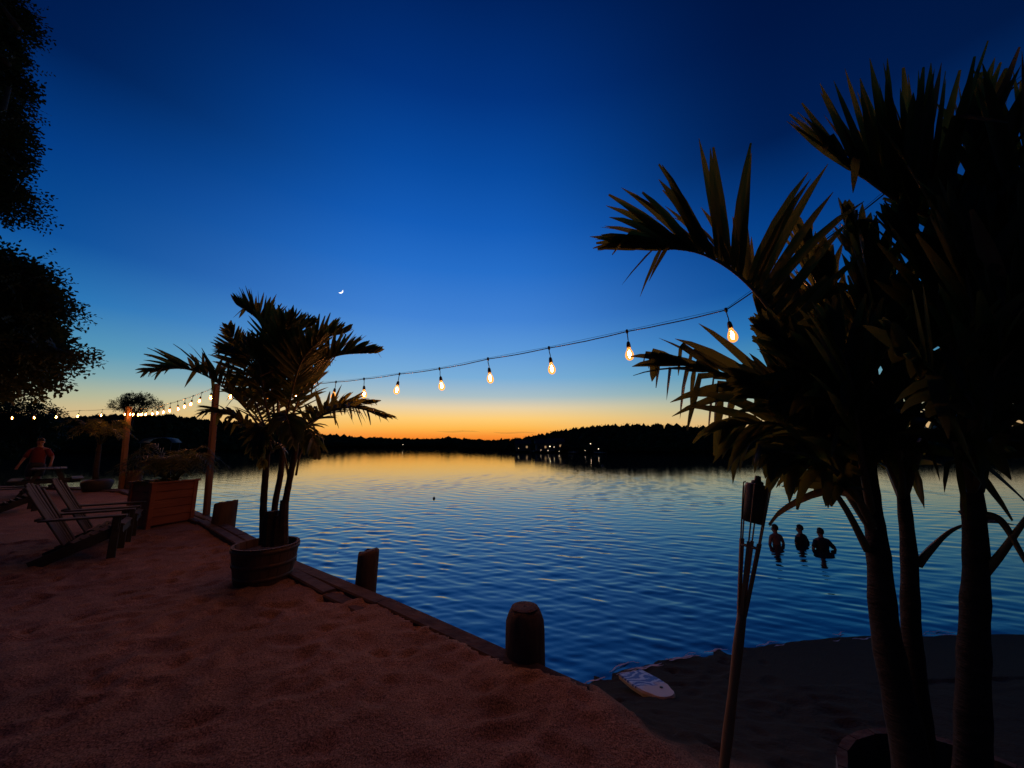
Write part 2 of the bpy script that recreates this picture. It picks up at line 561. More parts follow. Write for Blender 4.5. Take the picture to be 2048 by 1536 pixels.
# thin line of foam where the ripples run out on the beach
foam_m = material('foam', (0.55, 0.58, 0.6), 0.6, (0.75, 0.78, 0.8), 30)
fm = MB()
xs = np.arange(0.62, 9.0, 0.03)
for seg in range(26):
    x0 = random.uniform(0.6, 6.5)
    ln = random.uniform(0.15, 0.55)
    off = random.uniform(-0.10, 0.10)
    pts = []
    xv = np.arange(x0, x0 + ln, 0.03)
    for i, x in enumerate(xv):
        yw = float(np.interp(x, wx, wy)) + off + 0.03 * math.sin(x * 9 + seg) + 0.015 * math.sin(x * 31)
        wdt = (0.004 + 0.010 * random.random()) * math.sin(math.pi * (i + 0.5) / len(xv))
        z = max(WATER + 0.012, ground_z(x, yw) + 0.012)
        pts += [(x, yw - wdt, z), (x, yw + wdt, z + 0.002), ]
    fm.add(pts, [(2 * i, 2 * i + 2, 2 * i + 3, 2 * i + 1) for i in range(len(xv) - 1)])
foam = fm.build('foam', foam_m)
tag(foam, kind='stuff')

# ------------------------------------------------------------------ far shores and woods
def ico(sub):
    import bmesh
    bm = bmesh.new()
    bmesh.ops.create_icosphere(bm, subdivisions=sub, radius=1.0)
    v = np.array([tuple(x.co) for x in bm.verts])
    f = np.array([[x.index for x in q.verts] for q in bm.faces])
    bm.free()
    return v, f
ICO1, ICO2 = ico(1), ico(2)
class Tris:
    def __init__(s):
        s.v, s.f, s.n = [], [], 0
    def add(s, v, f):
        s.v.append(v)
        s.f.append(f + s.n)
        s.n += len(v)
    def mesh(s, name, mat, smooth=False):
        return np_mesh(name, np.concatenate(s.v), np.concatenate(s.f), mat, smooth)
def crown_blob(T, c, rad, base=ICO2):
    v, f = base
    k = 1 + rng.normal(0, 0.16, len(v))
    T.add(v * k[:, None] * np.array(rad) * rng.uniform(0.8, 1.2, 3) + np.array(c), f)
def leaf_specks(T, c, rad, n, size):
    d = rng.normal(0, 1, (n, 3))
    d /= np.linalg.norm(d, axis=1)[:, None]
    p = d * np.array(rad) * rng.uniform(0.85, 1.2, n)[:, None] + np.array(c)
    a, bb = rng.normal(0, size, (n, 3)), rng.normal(0, size, (n, 3))
    V = np.stack([p, p + a, p + bb], 1).reshape(-1, 3)
    T.add(V, np.arange(3 * n).reshape(n, 3))
def far_shore(name, label_unused, prof, rows=7, grow=0.05, cell=1.15):
    """prof: (px, y of the waterline, y of the tree tops) -> a bank of earth and the wood that grows on it"""
    px = np.array([p[0] for p in prof], float)
    yw_ = np.array([p[1] for p in prof], float)
    yt_ = np.array([p[2] for p in prof], float)
    q = np.arange(px[0], px[-1], 6.0)
    pts, T = [], Tris()
    nrow = 5
    for x in q:
        Y0 = on(x, np.interp(x, px, yw_), WATER).y
        top = at(x, np.interp(x, px, yt_), Y0 * (1 + grow * (rows - 1))).z
        for j in range(nrow):
            Yj = Y0 * (0.995 + grow * 1.6 * j)
            X = (x - 1024) / FPX * Yj * (CP + 0.0) 
            zz = WATER - 0.6 if j == 0 else WATER + 0.15 + max(top - WATER - 1.3, 0.6) * (j - 1) / (nrow - 2)
            pts.append((X, Yj, zz))
    m = len(q)
    idx = np.arange(m * nrow).reshape(m, nrow)
    F = np.stack([idx[:-1, :-1], idx[1:, :-1], idx[1:, 1:], idx[:-1, 1:]], -1).reshape(-1, 4)
    o = link_mesh('far_shore', np_mesh('far_shore', np.array(pts), F, earth_m))
    tag(o, kind='structure')
    x = px[0]
    while x < px[-1]:
        Y0 = on(x, np.interp(x, px, yw_), WATER).y
        step = cell * FPX / Y0
        for j in range(rows):
            xx = x + rng.uniform(-0.7, 0.7) * step
            Yj = Y0 * (1.01 + grow * j * rng.uniform(0.9, 1.1))
            fr = (j + 1) / rows
            ytop = np.interp(xx, px, yt_) + rng.uniform(-1.2, 1.0) + 2.5 * (vnoise(np.array([xx / 23.0]), np.array([3.3]))[0] - 0.5) - 0.5 if j == rows - 1 else np.interp(xx, px, yt_) * fr + (np.interp(xx, px, yw_) - 10) * (1 - fr) + rng.uniform(-3, 3)
            ztop = at(xx, ytop, Yj).z
            zb = WATER + 0.2 + max(ztop - 5.5 - WATER, 0) * 0.8
            rxy = cell * rng.uniform(0.8, 1.7)
            rz = min(max((ztop - zb) / 2, 0.8), rxy * 1.15)
            X = (xx - 1024) / FPX * Yj
            cz = ztop - rz
            crown_blob(T, (X, Yj, cz), (rxy, rxy, rz), ICO1)
            leaf_specks(T, (X, Yj, cz), (rxy, rxy, rz), 26, 0.28)
        x += step * 0.62
    w = link_mesh('woodland', T.mesh('woodland', forest_m))
    tag(w, kind='stuff')
    return w
far_shore('centre', '', [(560, 896, 872), (640, 896, 868), (690, 896, 872), (760, 896, 876), (850, 896, 879), (905, 896, 875), (950, 896, 880), (985, 897, 884), (1080, 898, 880)], grow=0.03, cell=3.2)
far_shore('right', '', [(925, 900, 883), (1000, 901.5, 880), (1040, 902.5, 876), (1080, 903.5, 869), (1125, 905, 860), (1171, 906, 854), (1240, 906.5, 849), (1308, 907, 849), (1380, 907, 853), (1450, 907, 853), (1520, 907, 857), (1700, 908, 856), (2150, 909, 850)])
far_shore('left', '', [(-120, 907, 824), (60, 907, 832), (160, 907, 836), (215, 907, 827), (260, 907, 832), (330, 906, 829), (400, 905, 838), (470, 904, 843), (560, 902, 850), (640, 899, 872)])

def leafy_crown(name, blobs, n, size, mat, parent, droop=0.6, feather=7):
    """feathery sprays of small leaves spread through the volume of each blob"""
    Vs, Fs, cnt = [], [], 0
    tot = sum(bl[3] * bl[4] * bl[5] for bl in blobs)
    for cx, cy, cz, rx, ry, rz in blobs:
        m = max(8, int(n * rx * ry * rz / tot))
        d = rng.normal(0, 1, (m, 3))
        d /= np.linalg.norm(d, axis=1)[:, None]
        rad = rng.uniform(0.25, 1.0, m) ** 0.6
        p = d * rad[:, None] * np.array([rx, ry, rz]) * (1 + 0.25 * (vnoise(d[:, 0] * 3 + cx, d[:, 2] * 3 + cz) - 0.5))[:, None] + np.array([cx, cy, cz])
        ax = d * np.array([1, 1, 0.3]) + rng.normal(0, 0.35, (m, 3))
        ax[:, 2] -= droop
        ax /= np.linalg.norm(ax, axis=1)[:, None]
        sd = np.cross(ax, rng.normal(0, 1, (m, 3)))
        sd /= np.linalg.norm(sd, axis=1)[:, None]
        for k in range(feather):
            s_ = size * rng.uniform(0.6, 1.25, m)[:, None]
            o = p + ax * (k * size * 0.55)
            sg = 1 if k % 2 else -1
            tip = o + (sd * sg * 0.85 + ax * 0.5) * s_
            wv = np.cross(sd, ax) * s_ * 0.1 + ax * s_ * 0.3
            V = np.stack([o, o + (tip - o) * 0.5 + wv, tip, o + (tip - o) * 0.5 - wv], 1)
            Vs.append(V.reshape(-1, 3))
            Fs.append(np.arange(4 * m).reshape(m, 4) + cnt)
            cnt += 4 * m
    return link_mesh(name, np_mesh(name, np.concatenate(Vs), np.concatenate(Fs), mat, False), parent)

# one tall tree that breaks the ridge on the left
c0 = at(270, 800, 128)
tt_ = thing('deciduous_tree', (c0.x, c0.y, at(270, 860, 128).z), 'round topped tree standing above the ridge behind the far light post', 'tree')
blobs = [(0 + dx, dy, c0.z - tt_.location.z + dz, r, r, r * 0.8) for dx, dy, dz, r in ((-5.5, 0, -1.8, 2.2), (-2.8, 1, 0.2, 2.3), (0.5, -1, 0.6, 2.5), (3.6, 0, 0.1, 2.3), (6.2, 1, -1.5, 2.0), (0, 0, -2.2, 3.2))]
leafy_crown('crown', blobs, 1500, 0.45, foliage_m, tt_, 0.2, 5)
tb = MB()
tb.tube([(0, 0, -6), (0.2, 0, 4), (0.3, 0, 8)], [0.5, 0.4, 0.2], 8)
for dx in (-5, -2.5, 3, 5.5):
    tb.tube([(0.2, 0, 4.5), (dx * 0.6, 0, 7), (dx, 0, c0.z - tt_.location.z - 1)], [0.25, 0.18, 0.08], 6)
tb.build('trunk', bark_m, tt_)

# ------------------------------------------------------------------ houses, docks and lamps on the far right shore
def house(px, py, Y, w, h, d, label, nwin=2, rz=0.0, lit=True):
    p = at(px, py, Y)
    r = thing('lakeside_house', (p.x, p.y, p.z), label, 'house', 'houses on the far shore', rz)
    MB().box((0, 0, h / 2), (w, d, h)).build('wall', wall_m, r)
    g = MB()
    o = 0.35
    g.add([(-w / 2 - o, -d / 2 - o, h + .01), (w / 2 + o, -d / 2 - o, h + .01), (w / 2 + o, d / 2 + o, h + .01), (-w / 2 - o, d / 2 + o, h + .01), (-w / 2 - o, 0, h + d * 0.35), (w / 2 + o, 0, h + d * 0.35)],
          [(0, 1, 5, 4), (2, 3, 4, 5), (0, 4, 3), (1, 2, 5), (3, 2, 1, 0)])
    g.build('roof', roof_m, r)
    for k in range(nwin):
        x = (k + 0.5) / nwin * w - w / 2
        f = MB().box((x, -d / 2 - 0.03, h * 0.55), (0.8, 0.06, 0.9)).build('window', roof_m, r)
        MB().box((x, -d / 2 - 0.075, h * 0.55), (0.62, 0.02, 0.72)).build('pane', window_m if lit and k == 1 else roof_m, f)
    return r
house(1090, 902, 124, 6, 2.4, 4, 'small dark house with lit window at the brightest lights across the lake', 3)
house(1112, 900, 128, 5, 2.6, 4, 'dark house just right of the brightest lights across the lake', 2)
house(1046, 901, 130, 5, 2.2, 4, 'dark house at the left end of the far shore lights', 2)
house(1181, 896, 140, 7, 2.6, 5, 'house up the slope under the white light on the right shore', 2)
house(1262, 893, 150, 7, 2.6, 5, 'faint dark house high on the wooded right hill', 2, lit=False)
lamps = [(1100, 892.7, 116, 0.22, 'brightest lamp in the middle of the far shore lights'),
         (1037, 896.6, 122, 0.10, 'leftmost small lamp on the right far shore'),
         (1082, 900, 117, 0.10, 'low lamp just left of the brightest far shore lamp'),
         (1108, 894, 117, 0.13, 'lamp just right of the brightest far shore lamp'),
         (1096, 901, 114, 0.11, 'low lamp right under the brightest far shore lamp'),
         (1118, 902.5, 112, 0.09, 'low lamp at the right end of the bright far shore cluster'),
         (1142, 903, 110, 0.08, 'lone small lamp right of the bright far shore cluster'),
         (1170, 901, 109, 0.09, 'small dock lamp left of the white light on the slope'),
         (1181, 887.4, 126, 0.20, 'white lamp up the slope above the right shore houses'),
         (1197, 897.8, 107, 0.16, 'dock lamp with a long streak on the water, right of the slope lamp'),
         (1282, 889, 120, 0.09, 'rightmost lone lamp on the dark wooded hill'),
         (806, 889, 235, 0.26, 'single lamp on the far middle shore left of the hill')]
for px, py, Y, r_, lab in lamps:
    p = at(px, py, Y)
    base = WATER + 0.1
    r_ *= 0.62
    o = thing('shore_lamp', (p.x, p.y, base), lab, 'lamp', 'lamps on the far shore')
    MB().tube([(0, 0, -0.6), (0, 0, p.z - base - r_ * 0.9)], [0.07, 0.05], 6).build('pole', roof_m, o)
    MB().lathe([(0.01, -r_), (r_ * .7, -r_ * .7), (r_, 0), (r_ * .7, r_ * .7), (0.01, r_)], 10, (0, 0, p.z - base)).build('lamp_globe', lamp_m, o, True)
def dock(px, py, ln, label):
    p = on(px, py, WATER)
    o = thing('boat_dock', (p.x, p.y, WATER), label, 'dock', 'docks on the far shore')
    MB().box((0, 3, 0.45), (1.6, ln, 0.16)).build('deck', timber_m, o)
    for sx in (-0.7, 0.7):
        for k in range(3):
            MB().tube([(sx, 3 - ln / 2 + 0.3 + k * (ln - 0.6) / 2, -1), (sx, 3 - ln / 2 + 0.3 + k * (ln - 0.6) / 2, 1.0)], 0.1, 6).build('pile', pile_m, o)
dock(1066, 905.5, 9, 'low dark dock left of the brightest far shore lamp')
dock(1150, 908, 8, 'low dark dock under the lone small lamp on the right shore')
dock(1205, 909, 9, 'low dark dock by the lamp with the long streak')

# boat lift with a pale arched canopy on the left shore
p = on(318, 907, WATER)
bl = thing('boat_lift', (p.x, p.y, WATER), 'pale arched boat lift canopy on the dark left shore behind the planter', 'boat lift')
cz = at(318, 885, p.y).z - WATER
cw = size_at(66, p.y) / 2
cb = MB()
rows_ = []
for j in range(9):
    xx = -cw + 2 * cw * j / 8
    hh = cz + 1.5 * math.sqrt(max(0, 1 - (xx / cw) ** 2)) ** 0.8
    rows_.append((xx, hh))
pts = [(x, y, z + dz) for dz in (0, -0.08) for y in (-1.6, 1.6) for x, z in rows_]
fs = []
for j in range(8):
    fs += [(j, j + 1, 9 + j + 1, 9 + j), (18 + j, 27 + j, 27 + j + 1, 18 + j + 1), (j, 18 + j, 18 + j + 1, j + 1), (9 + j, 9 + j + 1, 27 + j + 1, 27 + j)]
cb.add(pts, fs)
cb.build('canopy', canopy_m, bl, True)
for sx in (-0.9, 0.9):
    for sy in (-1.4, 1.4):
        MB().tube([(sx * cw, sy, -1), (sx * cw, sy, cz)], 0.06, 6).build('post', steel_m, bl)

# ------------------------------------------------------------------ moon and a streak of cloud
mp_ = ray(681, 582).normalized() * 5200 + Vector((0, 0, EYE))
mb = MB()
mr_ = 5200 * 4.6 / FPX / 1.1
dirn = ray(681, 582).normalized()
rt = dirn.cross(Vector((0, 0, 1))).normalized()
up = rt.cross(dirn).normalized()
n = 14
pts = []
lit_dir = math.radians(-50)
for i in range(n + 1):
    th = lit_dir - math.pi / 2 * 0.95 + math.pi * 0.95 * i / n
    k = (i / n - 0.5) * 2
    inner = mr_ * (0.52 + 0.48 * abs(k) ** 2.2)
    for rad, dp in ((mr_, 0), (inner, 0), ((mr_ + inner) / 2, -mr_ * 0.25)):
        pts.append(mp_ + (rt * math.cos(th) + up * math.sin(th)) * rad + dirn * dp)
fs = []
for i in range(n):
    a, b_ = 3 * i, 3 * (i + 1)
    fs += [(a, b_, b_ + 2, a + 2), (a + 2, b_ + 2, b_ + 1, a + 1), (a, a + 1, b_ + 1, b_)]
mb.add(pts, fs)
tag(mb.build('crescent_moon', moon_m, origin=mp_), 'thin bright crescent moon in the blue sky above the left palm', 'moon')
cloud_m = bpy.data.materials.new('thin cloud')
cloud_m.use_nodes = True
t = cloud_m.node_tree
t.nodes.remove(t.nodes['Principled BSDF'])
ctr, cdf, cmx = t.nodes.new('ShaderNodeBsdfTransparent'), t.nodes.new('ShaderNodeBsdfDiffuse'), t.nodes.new('ShaderNodeMixShader')
cdf.inputs[0].default_value = (0.5, 0.4, 0.4, 1)
cmx.inputs[0].default_value = 0.09
t.links.new(ctr.outputs[0], cmx.inputs[1])
t.links.new(cdf.outputs[0], cmx.inputs[2])
t.links.new(cmx.outputs[0], t.nodes['Material Output'].inputs[0])
for (x0, x1, yy, lab) in ((870, 962, 863, 'thin dark cloud streak low in the orange sky, left one'), (985, 1075, 865.5, 'thin dark cloud streak low in the orange sky, just above the hill')):
    p = at((x0 + x1) / 2, yy, 4200)
    v, f = ICO2
    V = v * np.array([size_at(x1 - x0, 4200) / 2, 160, 6.5])
    V[:, 2] += 6 * np.sin(V[:, 0] / 60)
    tag(link_mesh('cloud', np_mesh('cloud', V, f, cloud_m), None, p), lab, 'cloud', 'thin clouds over the sunset')

# ------------------------------------------------------------------ buoys on the lake
for px, py, lab in ((868, 997, 'small dark buoy alone in the middle of the lake'), (1205, 932, 'small dark buoy near the reflection of the right hill')):
    p = on(px, py, WATER)
    k = 0.07 if py > 950 else 0.16
    o = thing('mooring_buoy', (p.x, p.y, WATER), lab, 'buoy', 'buoys on the lake')
    MB().lathe([(0.01, -k), (k * .8, -k * .6), (k, 0), (k * .75, k * .7), (k * .25, k), (k * .2, k * 1.5), (0.01, k * 1.6)], 12).build('float', buoy_m, o, True)

# ------------------------------------------------------------------ timber bulkhead
bw = thing('timber_bulkhead', (-2.57, 4.38, 0), 'weathered timber bulkhead edging the sand above the water', 'retaining wall')
def along(poly, step):
    """points along a polyline, equally spaced"""
    P = [Vector((x, y, 0)) for x, y in poly]
    out_, carry = [], 0.0
    for a, b in zip(P, P[1:]):
        L = (b - a).length
        s_ = carry
        while s_ < L:
            out_.append(a + (b - a) * (s_ / L))
            s_ += step
        carry = s_ - L
    out_.append(P[-1])
    return out_
bwo = bw.location
poly = [(BK[-2][0] + 0.2, BK[-2][1] - 0.135)] + [p for p in BK[-2::-1] if p[0] > -30]
cap = along(poly, 2.1)
for row, (off, w_, h_, z_) in enumerate(((0.10, 0.17, 0.16, -0.025), (-0.08, 0.15, 0.13, -0.008), (0.06, 0.09, 0.2, -0.42), (0.06, 0.09, 0.2, -0.85))):
    pp = cap if row != 1 else along(poly, 2.75)
    for a, b in zip(pp, pp[1:]):
        d = (b - a)
        if d.length < 0.3:
            continue
        d.normalize()
        nrm_ = Vector((-d.y, d.x, 0))
        if nrm_.y < 0:
            nrm_ = -nrm_
        jz = random.uniform(-0.012, 0.012)
        jo = random.uniform(-0.012, 0.012)
        A = a + d * 0.006 + nrm_ * (off + jo) + Vector((0, 0, z_ + jz))
        B = b - d * 0.006 + nrm_ * (off + jo + random.uniform(-0.015, 0.015)) + Vector((0, 0, z_ + jz + random.uniform(-0.012, 0.012)))
        if a is pp[0] and row < 2:
            A.z -= 0.12
        MB().beam(A - bwo, B - bwo, w_, h_, bev=0.014).build('timber', timber_m, bw)
# upright sheeting boards behind the wales
sb = along(poly, 0.24)
for a, b in zip(sb, sb[1:]):
    d = (b - a)
    if d.length < 0.05 or a.x < -8:
        continue
    d.normalize()
    nrm_ = Vector((-d.y, d.x, 0))
    if nrm_.y < 0:
        nrm_ = -nrm_
    c = (a + b) / 2 - nrm_ * 0.0
    rot = Matrix.Rotation(math.atan2(d.y, d.x), 3, 'Z')
    MB().box(c - bwo + Vector((0, 0, -1.0)), ((b - a).length - 0.008, 0.04, 1.85), rot).build('sheeting_board', pile_m, bw)

# bollards (cut-off piles)
def bollard(loc, rad, top, label, lean=(0, 0), square=False, dome=0.0):
    o = thing('mooring_pile', (loc[0], loc[1], WATER), label, 'bollard', 'cut off piles along the bulkhead')
    z1 = top - WATER
    n = 4 if square else 18
    m = MB()
    prof = [(rad * 1.05, -1.0), (rad * 1.03, z1 * 0.5), (rad, z1 - 0.16 if dome else z1 - 0.03)]
    if dome:
        prof += [(rad * 0.97, z1 - 0.09), (rad * 0.84, z1 - 0.03), (rad * 0.72, z1)]
    else:
        prof += [(rad * 0.96, z1)]
    m.lathe(prof, n, jitter=0.008)
    for i, p in enumerate(m.v):
        k = p[2] / z1
        m.v[i] = (p[0] + lean[0] * k, p[1] + lean[1] * k, p[2] + (p[0] * 0.12 if p[2] > z1 - 0.05 and not dome else 0))
    b_ = m.build('pile_shaft', pile_m, o, not square)
    MB().lathe([(rad * (0.70 if dome else 0.93), 0), (rad * 0.5, 0.006), (0.01, 0.004)], 16, (lean[0], lean[1], z1 + 0.012), closed=False).build('end_grain', timber_m, o) if dome else None
    return o
p3 = on(1042, 1322, 0)
b3 = on(1046, 1318) + Vector((0.02, 0.13, 0))
bollard((b3.x, b3.y), 0.152, at(1043, 1219, b3.y).z, 'stout chamfered pile beside the lower end of the bulkhead', (0.0, 0.02), dome=1)
b2_ = on(708, 1172) + Vector((0.05, 0.12, 0))
bollard((b2_.x, b2_.y), 0.115, at(715, 1102, b2_.y).z, 'round cut off pile between the barrel palm and the stout pile', (0.05, 0.0))
b1 = on(434, 1054) + Vector((0.02, 0.1, 0))
bollard((b1.x, b1.y), 0.19, at(434, 1003, b1.y).z, 'wide short pile at the foot of the near light post', (0.03, 0))
pz = on(250, 976, 0)
bollard((pz.x, pz.y + 0.25), 0.22, at(250, 942, pz.y).z, 'distant squat pile between the round pot and the planter box', (0.03, 0))

# ------------------------------------------------------------------ light posts
def light_post(base, top, w, label):
    o = thing('light_post', base, label, 'post', 'posts carrying the string lights')
    m = MB()
    tv = Vector(top) - Vector(base)
    m.beam((0, 0, -1.6), tv, w, w, up=(0.3, 1, 0), bev=0.012)
    m.build('shaft', post_m, o)
    h = MB()
    h.tube([tv + Vector((0, -w / 2, -0.06)), tv + Vector((0, -w / 2 - 0.05, -0.06)), tv + Vector((0, -w / 2 - 0.06, -0.02))], 0.008, 6)
    h.build('hook', steel_m, o)
    return o
PN_base = on(412, 1036) + Vector((0, 0.1, 0))
PN_top = at(433.5, 768, PN_base.y)
PF_base, PF_top = Vector((at(250, 970, 13.9).x, 13.9, 0)), at(258, 814, 13.9)
light_post(PN_base, PN_top, 0.105, 'tall square light post by the wide pile, left of the barrel palm')
light_post(PF_base, PF_top, 0.14, 'farther light post behind the planter box, lit orange by bulbs at its top')
PR_top = Vector((3.62, 1.75, 4.25))
PR_base = Vector((3.62, 1.75, 0))
light_post(PR_base, PR_top, 0.10, 'light post behind the large right hand palm')

# ------------------------------------------------------------------ string lights
sock_mb, drop_len = MB(), 0.10
sock_mb.tube([(0, 0, 0.018), (0.003, 0, -0.04), (-0.002, 0.002, -0.075), (0, 0, -drop_len)], 0.0045, 6)
sock_mb.lathe([(0.006, 0.02), (0.012, 0.012), (0.012, -0.012), (0.006, -0.02)], 8)
sock_mb.lathe([(0.007, -drop_len + 0.004), (0.015, -drop_len - 0.006), (0.019, -drop_len - 0.03), (0.020, -drop_len - 0.055), (0.012, -drop_len - 0.057)], 12)
socket_me = sock_mb.mesh('socket', rubber_m, True)
gz = -drop_len - 0.056
BS = 1.3
glass_me = MB().lathe([(r_ * BS, gz - z_ * BS) for r_, z_ in ((0.012, 0), (0.014, 0.012), (0.024, 0.03), (0.0295, 0.05), (0.0285, 0.068), (0.02, 0.083), (0.008, 0.090), (0.001, 0.091))], 14, closed=False).mesh('bulb', glass_m, True)
fil_me = MB().lathe([(r_ * BS, gz - z_ * BS) for r_, z_ in ((0.002, 0.018), (0.007, 0.03), (0.0105, 0.048), (0.0075, 0.064), (0.002, 0.072))], 10).mesh('filament', filament_m, True)
def string_lights(label, joints, ends, guide=True, sag=0.012, lead=()):
    """joints: points where the sockets hang; ends: the two ends of the cable"""
    o = thing('string_lights', ends[0], label, 'string lights', 'strings of bulbs along the waterfront')
    E = Vector(ends[0])
    pts = [Vector(ends[0])] + list(lead) + joints + [Vector(ends[1])]
    path = []
    for a, b in zip(pts, pts[1:]):
        for k in range(8):
            u = k / 8
            path.append(a.lerp(b, u) - Vector((0, 0, sag * (b - a).length / 0.75 * 4 * u * (1 - u) * (0.6 + 0.8 * random.random() * 0.3))) - E)
    path.append(pts[-1] - E)
    MB().tube(path, 0.0048, 6).build('cable', rubber_m, o, True)
    if guide:
        g = [p + Vector((0, 0, 0.012)) - E for p in pts]
        gp = []
        for a, b in zip(g, g[1:]):
            gp += [a.lerp(b, k / 3) for k in range(3)]
        gp.append(g[-1])
        MB().tube(gp, 0.0016, 5).build('support_wire', steel_m, o)
    for j in joints:
        tilt = (random.gauss(0, 0.09), random.gauss(0, 0.09), random.uniform(0, 6))
        s_ = link_mesh('socket', socket_me, o, j - E, tilt)
        link_mesh('bulb', glass_me, s_)
        link_mesh('filament', fil_me, s_)
    return o
def line_px(t_):
    return 1024 + (431 - 163.2 * t_) / (1 + 0.13 * t_), 2.9 * (1 + 0.13 * t_)
jy = {0: 620, 1: 663, 2: 696, 3: 718, 4: 737.5, 5: 748, 6: 758, 7: 764, 8: 769, 9: 771, 10: 771, 11: 771}
jx = {0: 1452, 1: 1254, 2: 1098, 3: 976, 4: 879, 5: 799, 6: 728, 7: 672}
J = []
for k in range(0, 12):
    x_, Y_ = line_px(k)
    x_ = jx.get(k, x_)
    if k >= 0:
        J.append(at(x_, jy[k], Y_))
string_lights('long string of glowing bulbs from the right palm across to the near light post', J, (PR_top + Vector((0, 0, -0.05)), PN_top + Vector((0, 0, -0.05))), lead=(at(1706, 438, 2.523),))
A, B = PN_top + Vector((0, 0, -0.06)), PF_top + Vector((0, 0, -0.05))
J = []
for k in range(14):
    u = (k + 0.45) / 14
    p = A.lerp(B, u)
    p.z -= 0.30 * 4 * u * (1 - u) * 0.55
    J.append(p)
string_lights('string of bulbs receding from the near light post to the farther post', J, (A, B), sag=0.02)
C = Vector((-27.0, 14.6, B.z + 0.05))
J = []
for k in range(13):
    u = (0.12 + k * 0.92) / (C - B).length
    p = B.lerp(C, u)
    p.z -= 0.16 * 4 * u * (1 - u)
    J.append(p)
string_lights('string of bulbs running left from the farther post past the big tree', J, (B, C), sag=0.02)
light_post(Vector((-27.0, 14.6, 0)), C + Vector((0, 0, 0.05)), 0.17, 'leftmost light post beyond the big tree')

# ------------------------------------------------------------------ palms
def catmull(P, n):
    P = [Vector(p) for p in P]
    P = [P[0] * 2 - P[1]] + P + [P[-1] * 2 - P[-2]]
    out_ = []
    m = len(P) - 3
    for i in range(n + 1):
        u = i / n * m
        k = min(int(u), m - 1)
        f = u - k
        p0, p1, p2, p3 = P[k:k + 4]
        out_.append(0.5 * ((2 * p1) + (p2 - p0) * f + (2 * p0 - 5 * p1 + 4 * p2 - p3) * f * f + (3 * p1 - p0 - 3 * p2 + p3) * f ** 3))
    return out_
def leaflet_geo(p, d, W, l, w, droop, fold=0.35, kink=None, ragged=False):
    """a folded blade: 3 points across, 6 along; hangs under its own weight, some are snapped and hang down"""
    st = (0.0, 0.12, 0.32, 0.58, 0.82, 1.0)
    wd = (0.35, 0.85, 1.0, 0.9, 0.55, 0.22 if ragged else 0.05)
    v = []
    pos = Vector(p)
    dr = Vector(d)
    last = 0.0
    nb = dr.cross(W).normalized()
    for k, s_ in enumerate(st):
        pos = pos + dr * (s_ - last) * l
        last = s_
        hw = W * (wd[k] * w / 2)
        keel = nb * (fold * wd[k] * w / 2)
        v += [pos - hw, pos + keel, pos + hw]
        g = droop * (0.5 + s_)
        if kink is not None and s_ >= kink[0] - 1e-6:
            g += kink[1]
            kink = (9, 0)
        dr = (dr + Vector((0, 0, -1)) * g).normalized()
        W = (W - dr * W.dot(dr))
        W = W.normalized() if W.length > 1e-4 else dr.cross(nb).normalized()
        nb = dr.cross(W).normalized()
    f = []
    for k in range(len(st) - 1):
        a = 3 * k
        f += [(a, a + 1, a + 4, a + 3), (a + 1, a + 2, a + 5, a + 4)]
    return v, f
def make_frond(root, pts, L, n, w, up=(0, 0, 1), beta=50, droop=0.08, s0=0.3, rad=0.008, al0=68, al1=22, kinks=0.15, kg=(0.8, 2.4), dry=False, store=None, jit=1.0, sides=(-1, 1), tipl=0.55):
    """rachis through pts; leaflets go to the store as (frond, verts, faces, material)"""
    o0 = Vector(root.location)
    path = catmull([Vector(p) - o0 for p in pts], 28)
    mb_ = MB()
    mb_.tube(path, [rad * (1.25 - 1.05 * i / 28) for i in range(29)], 6)
    fr = mb_.build('frond', rachis_m, root, True)
    for i in range(n):
        s_ = s0 + (1 - s0) * (i + 0.5) / n
        for sd_ in sides:
            u = min(max(s_ + random.uniform(-0.3, 0.3) / n, 0), 0.999) * 28
            k = int(u)
            p = path[k].lerp(path[k + 1], u - k)
            T = (path[k + 1] - path[k]).normalized()
            U = Vector(up)
            U = (U - T * U.dot(T)).normalized()
            S = T.cross(U).normalized()
            q = (s_ - s0) / (1 - s0)
            al = R(al0 + (al1 - al0) * q + random.gauss(0, 5) * jit)
            be = R(beta + random.gauss(0, 10) * jit)
            d = (T * math.cos(al) + (S * sd_ * math.cos(be) + U * math.sin(be)) * math.sin(al)).normalized()
            W = (T - d * T.dot(d))
            if W.length < 0.05:
                W = S.copy()
            W.normalize()
            W = (W + d.cross(W) * random.gauss(0, 0.35) * jit).normalized()
            ln = L * (0.45 + 0.55 * math.sin(math.pi * min(1, 0.18 + q * 0.75))) * (1 - (1 - tipl) * q ** 2.5) * random.uniform(0.86, 1.1)
            kk = (random.choice((0.32, 0.58)), random.uniform(*kg)) if random.random() < kinks else None
            v, f = leaflet_geo(p, d, W, ln, w * random.uniform(0.8, 1.15), droop * random.uniform(0.5, 1.6), kink=kk, ragged=random.random() < 0.3)
            store.append((fr, v, f, dry_m if (dry or random.random() < 0.03) else leaf_m))
    return fr
def finish_leaves(root, store, limit=296):
    """the leaflets that show largest become parts of their fronds, the rest one part"""
    def shown(it):
        q = [project(Vector(v) + root.location) for v in it[1]]
        q = [(min(max(x, 0), 2048), min(max(y, 0), 1536)) for x, y in q]
        return max(abs(q[0][0] - q[-1][0]) + abs(q[0][1] - q[-1][1]), 0.5 * (max(x for x, y in q) - min(x for x, y in q)))
    store.sort(key=shown, reverse=True)
    for fr, v, f, m in store[:limit]:
        MB().add(v, f).build('leaflet', m, fr, True)
    rest = MB()
    for fr, v, f, m in store[limit:]:
        rest.add(v, f)
    if rest.v:
        o = rest.build('foliage', leaf_m, root, True)
        o['kind'] = 'stuff'
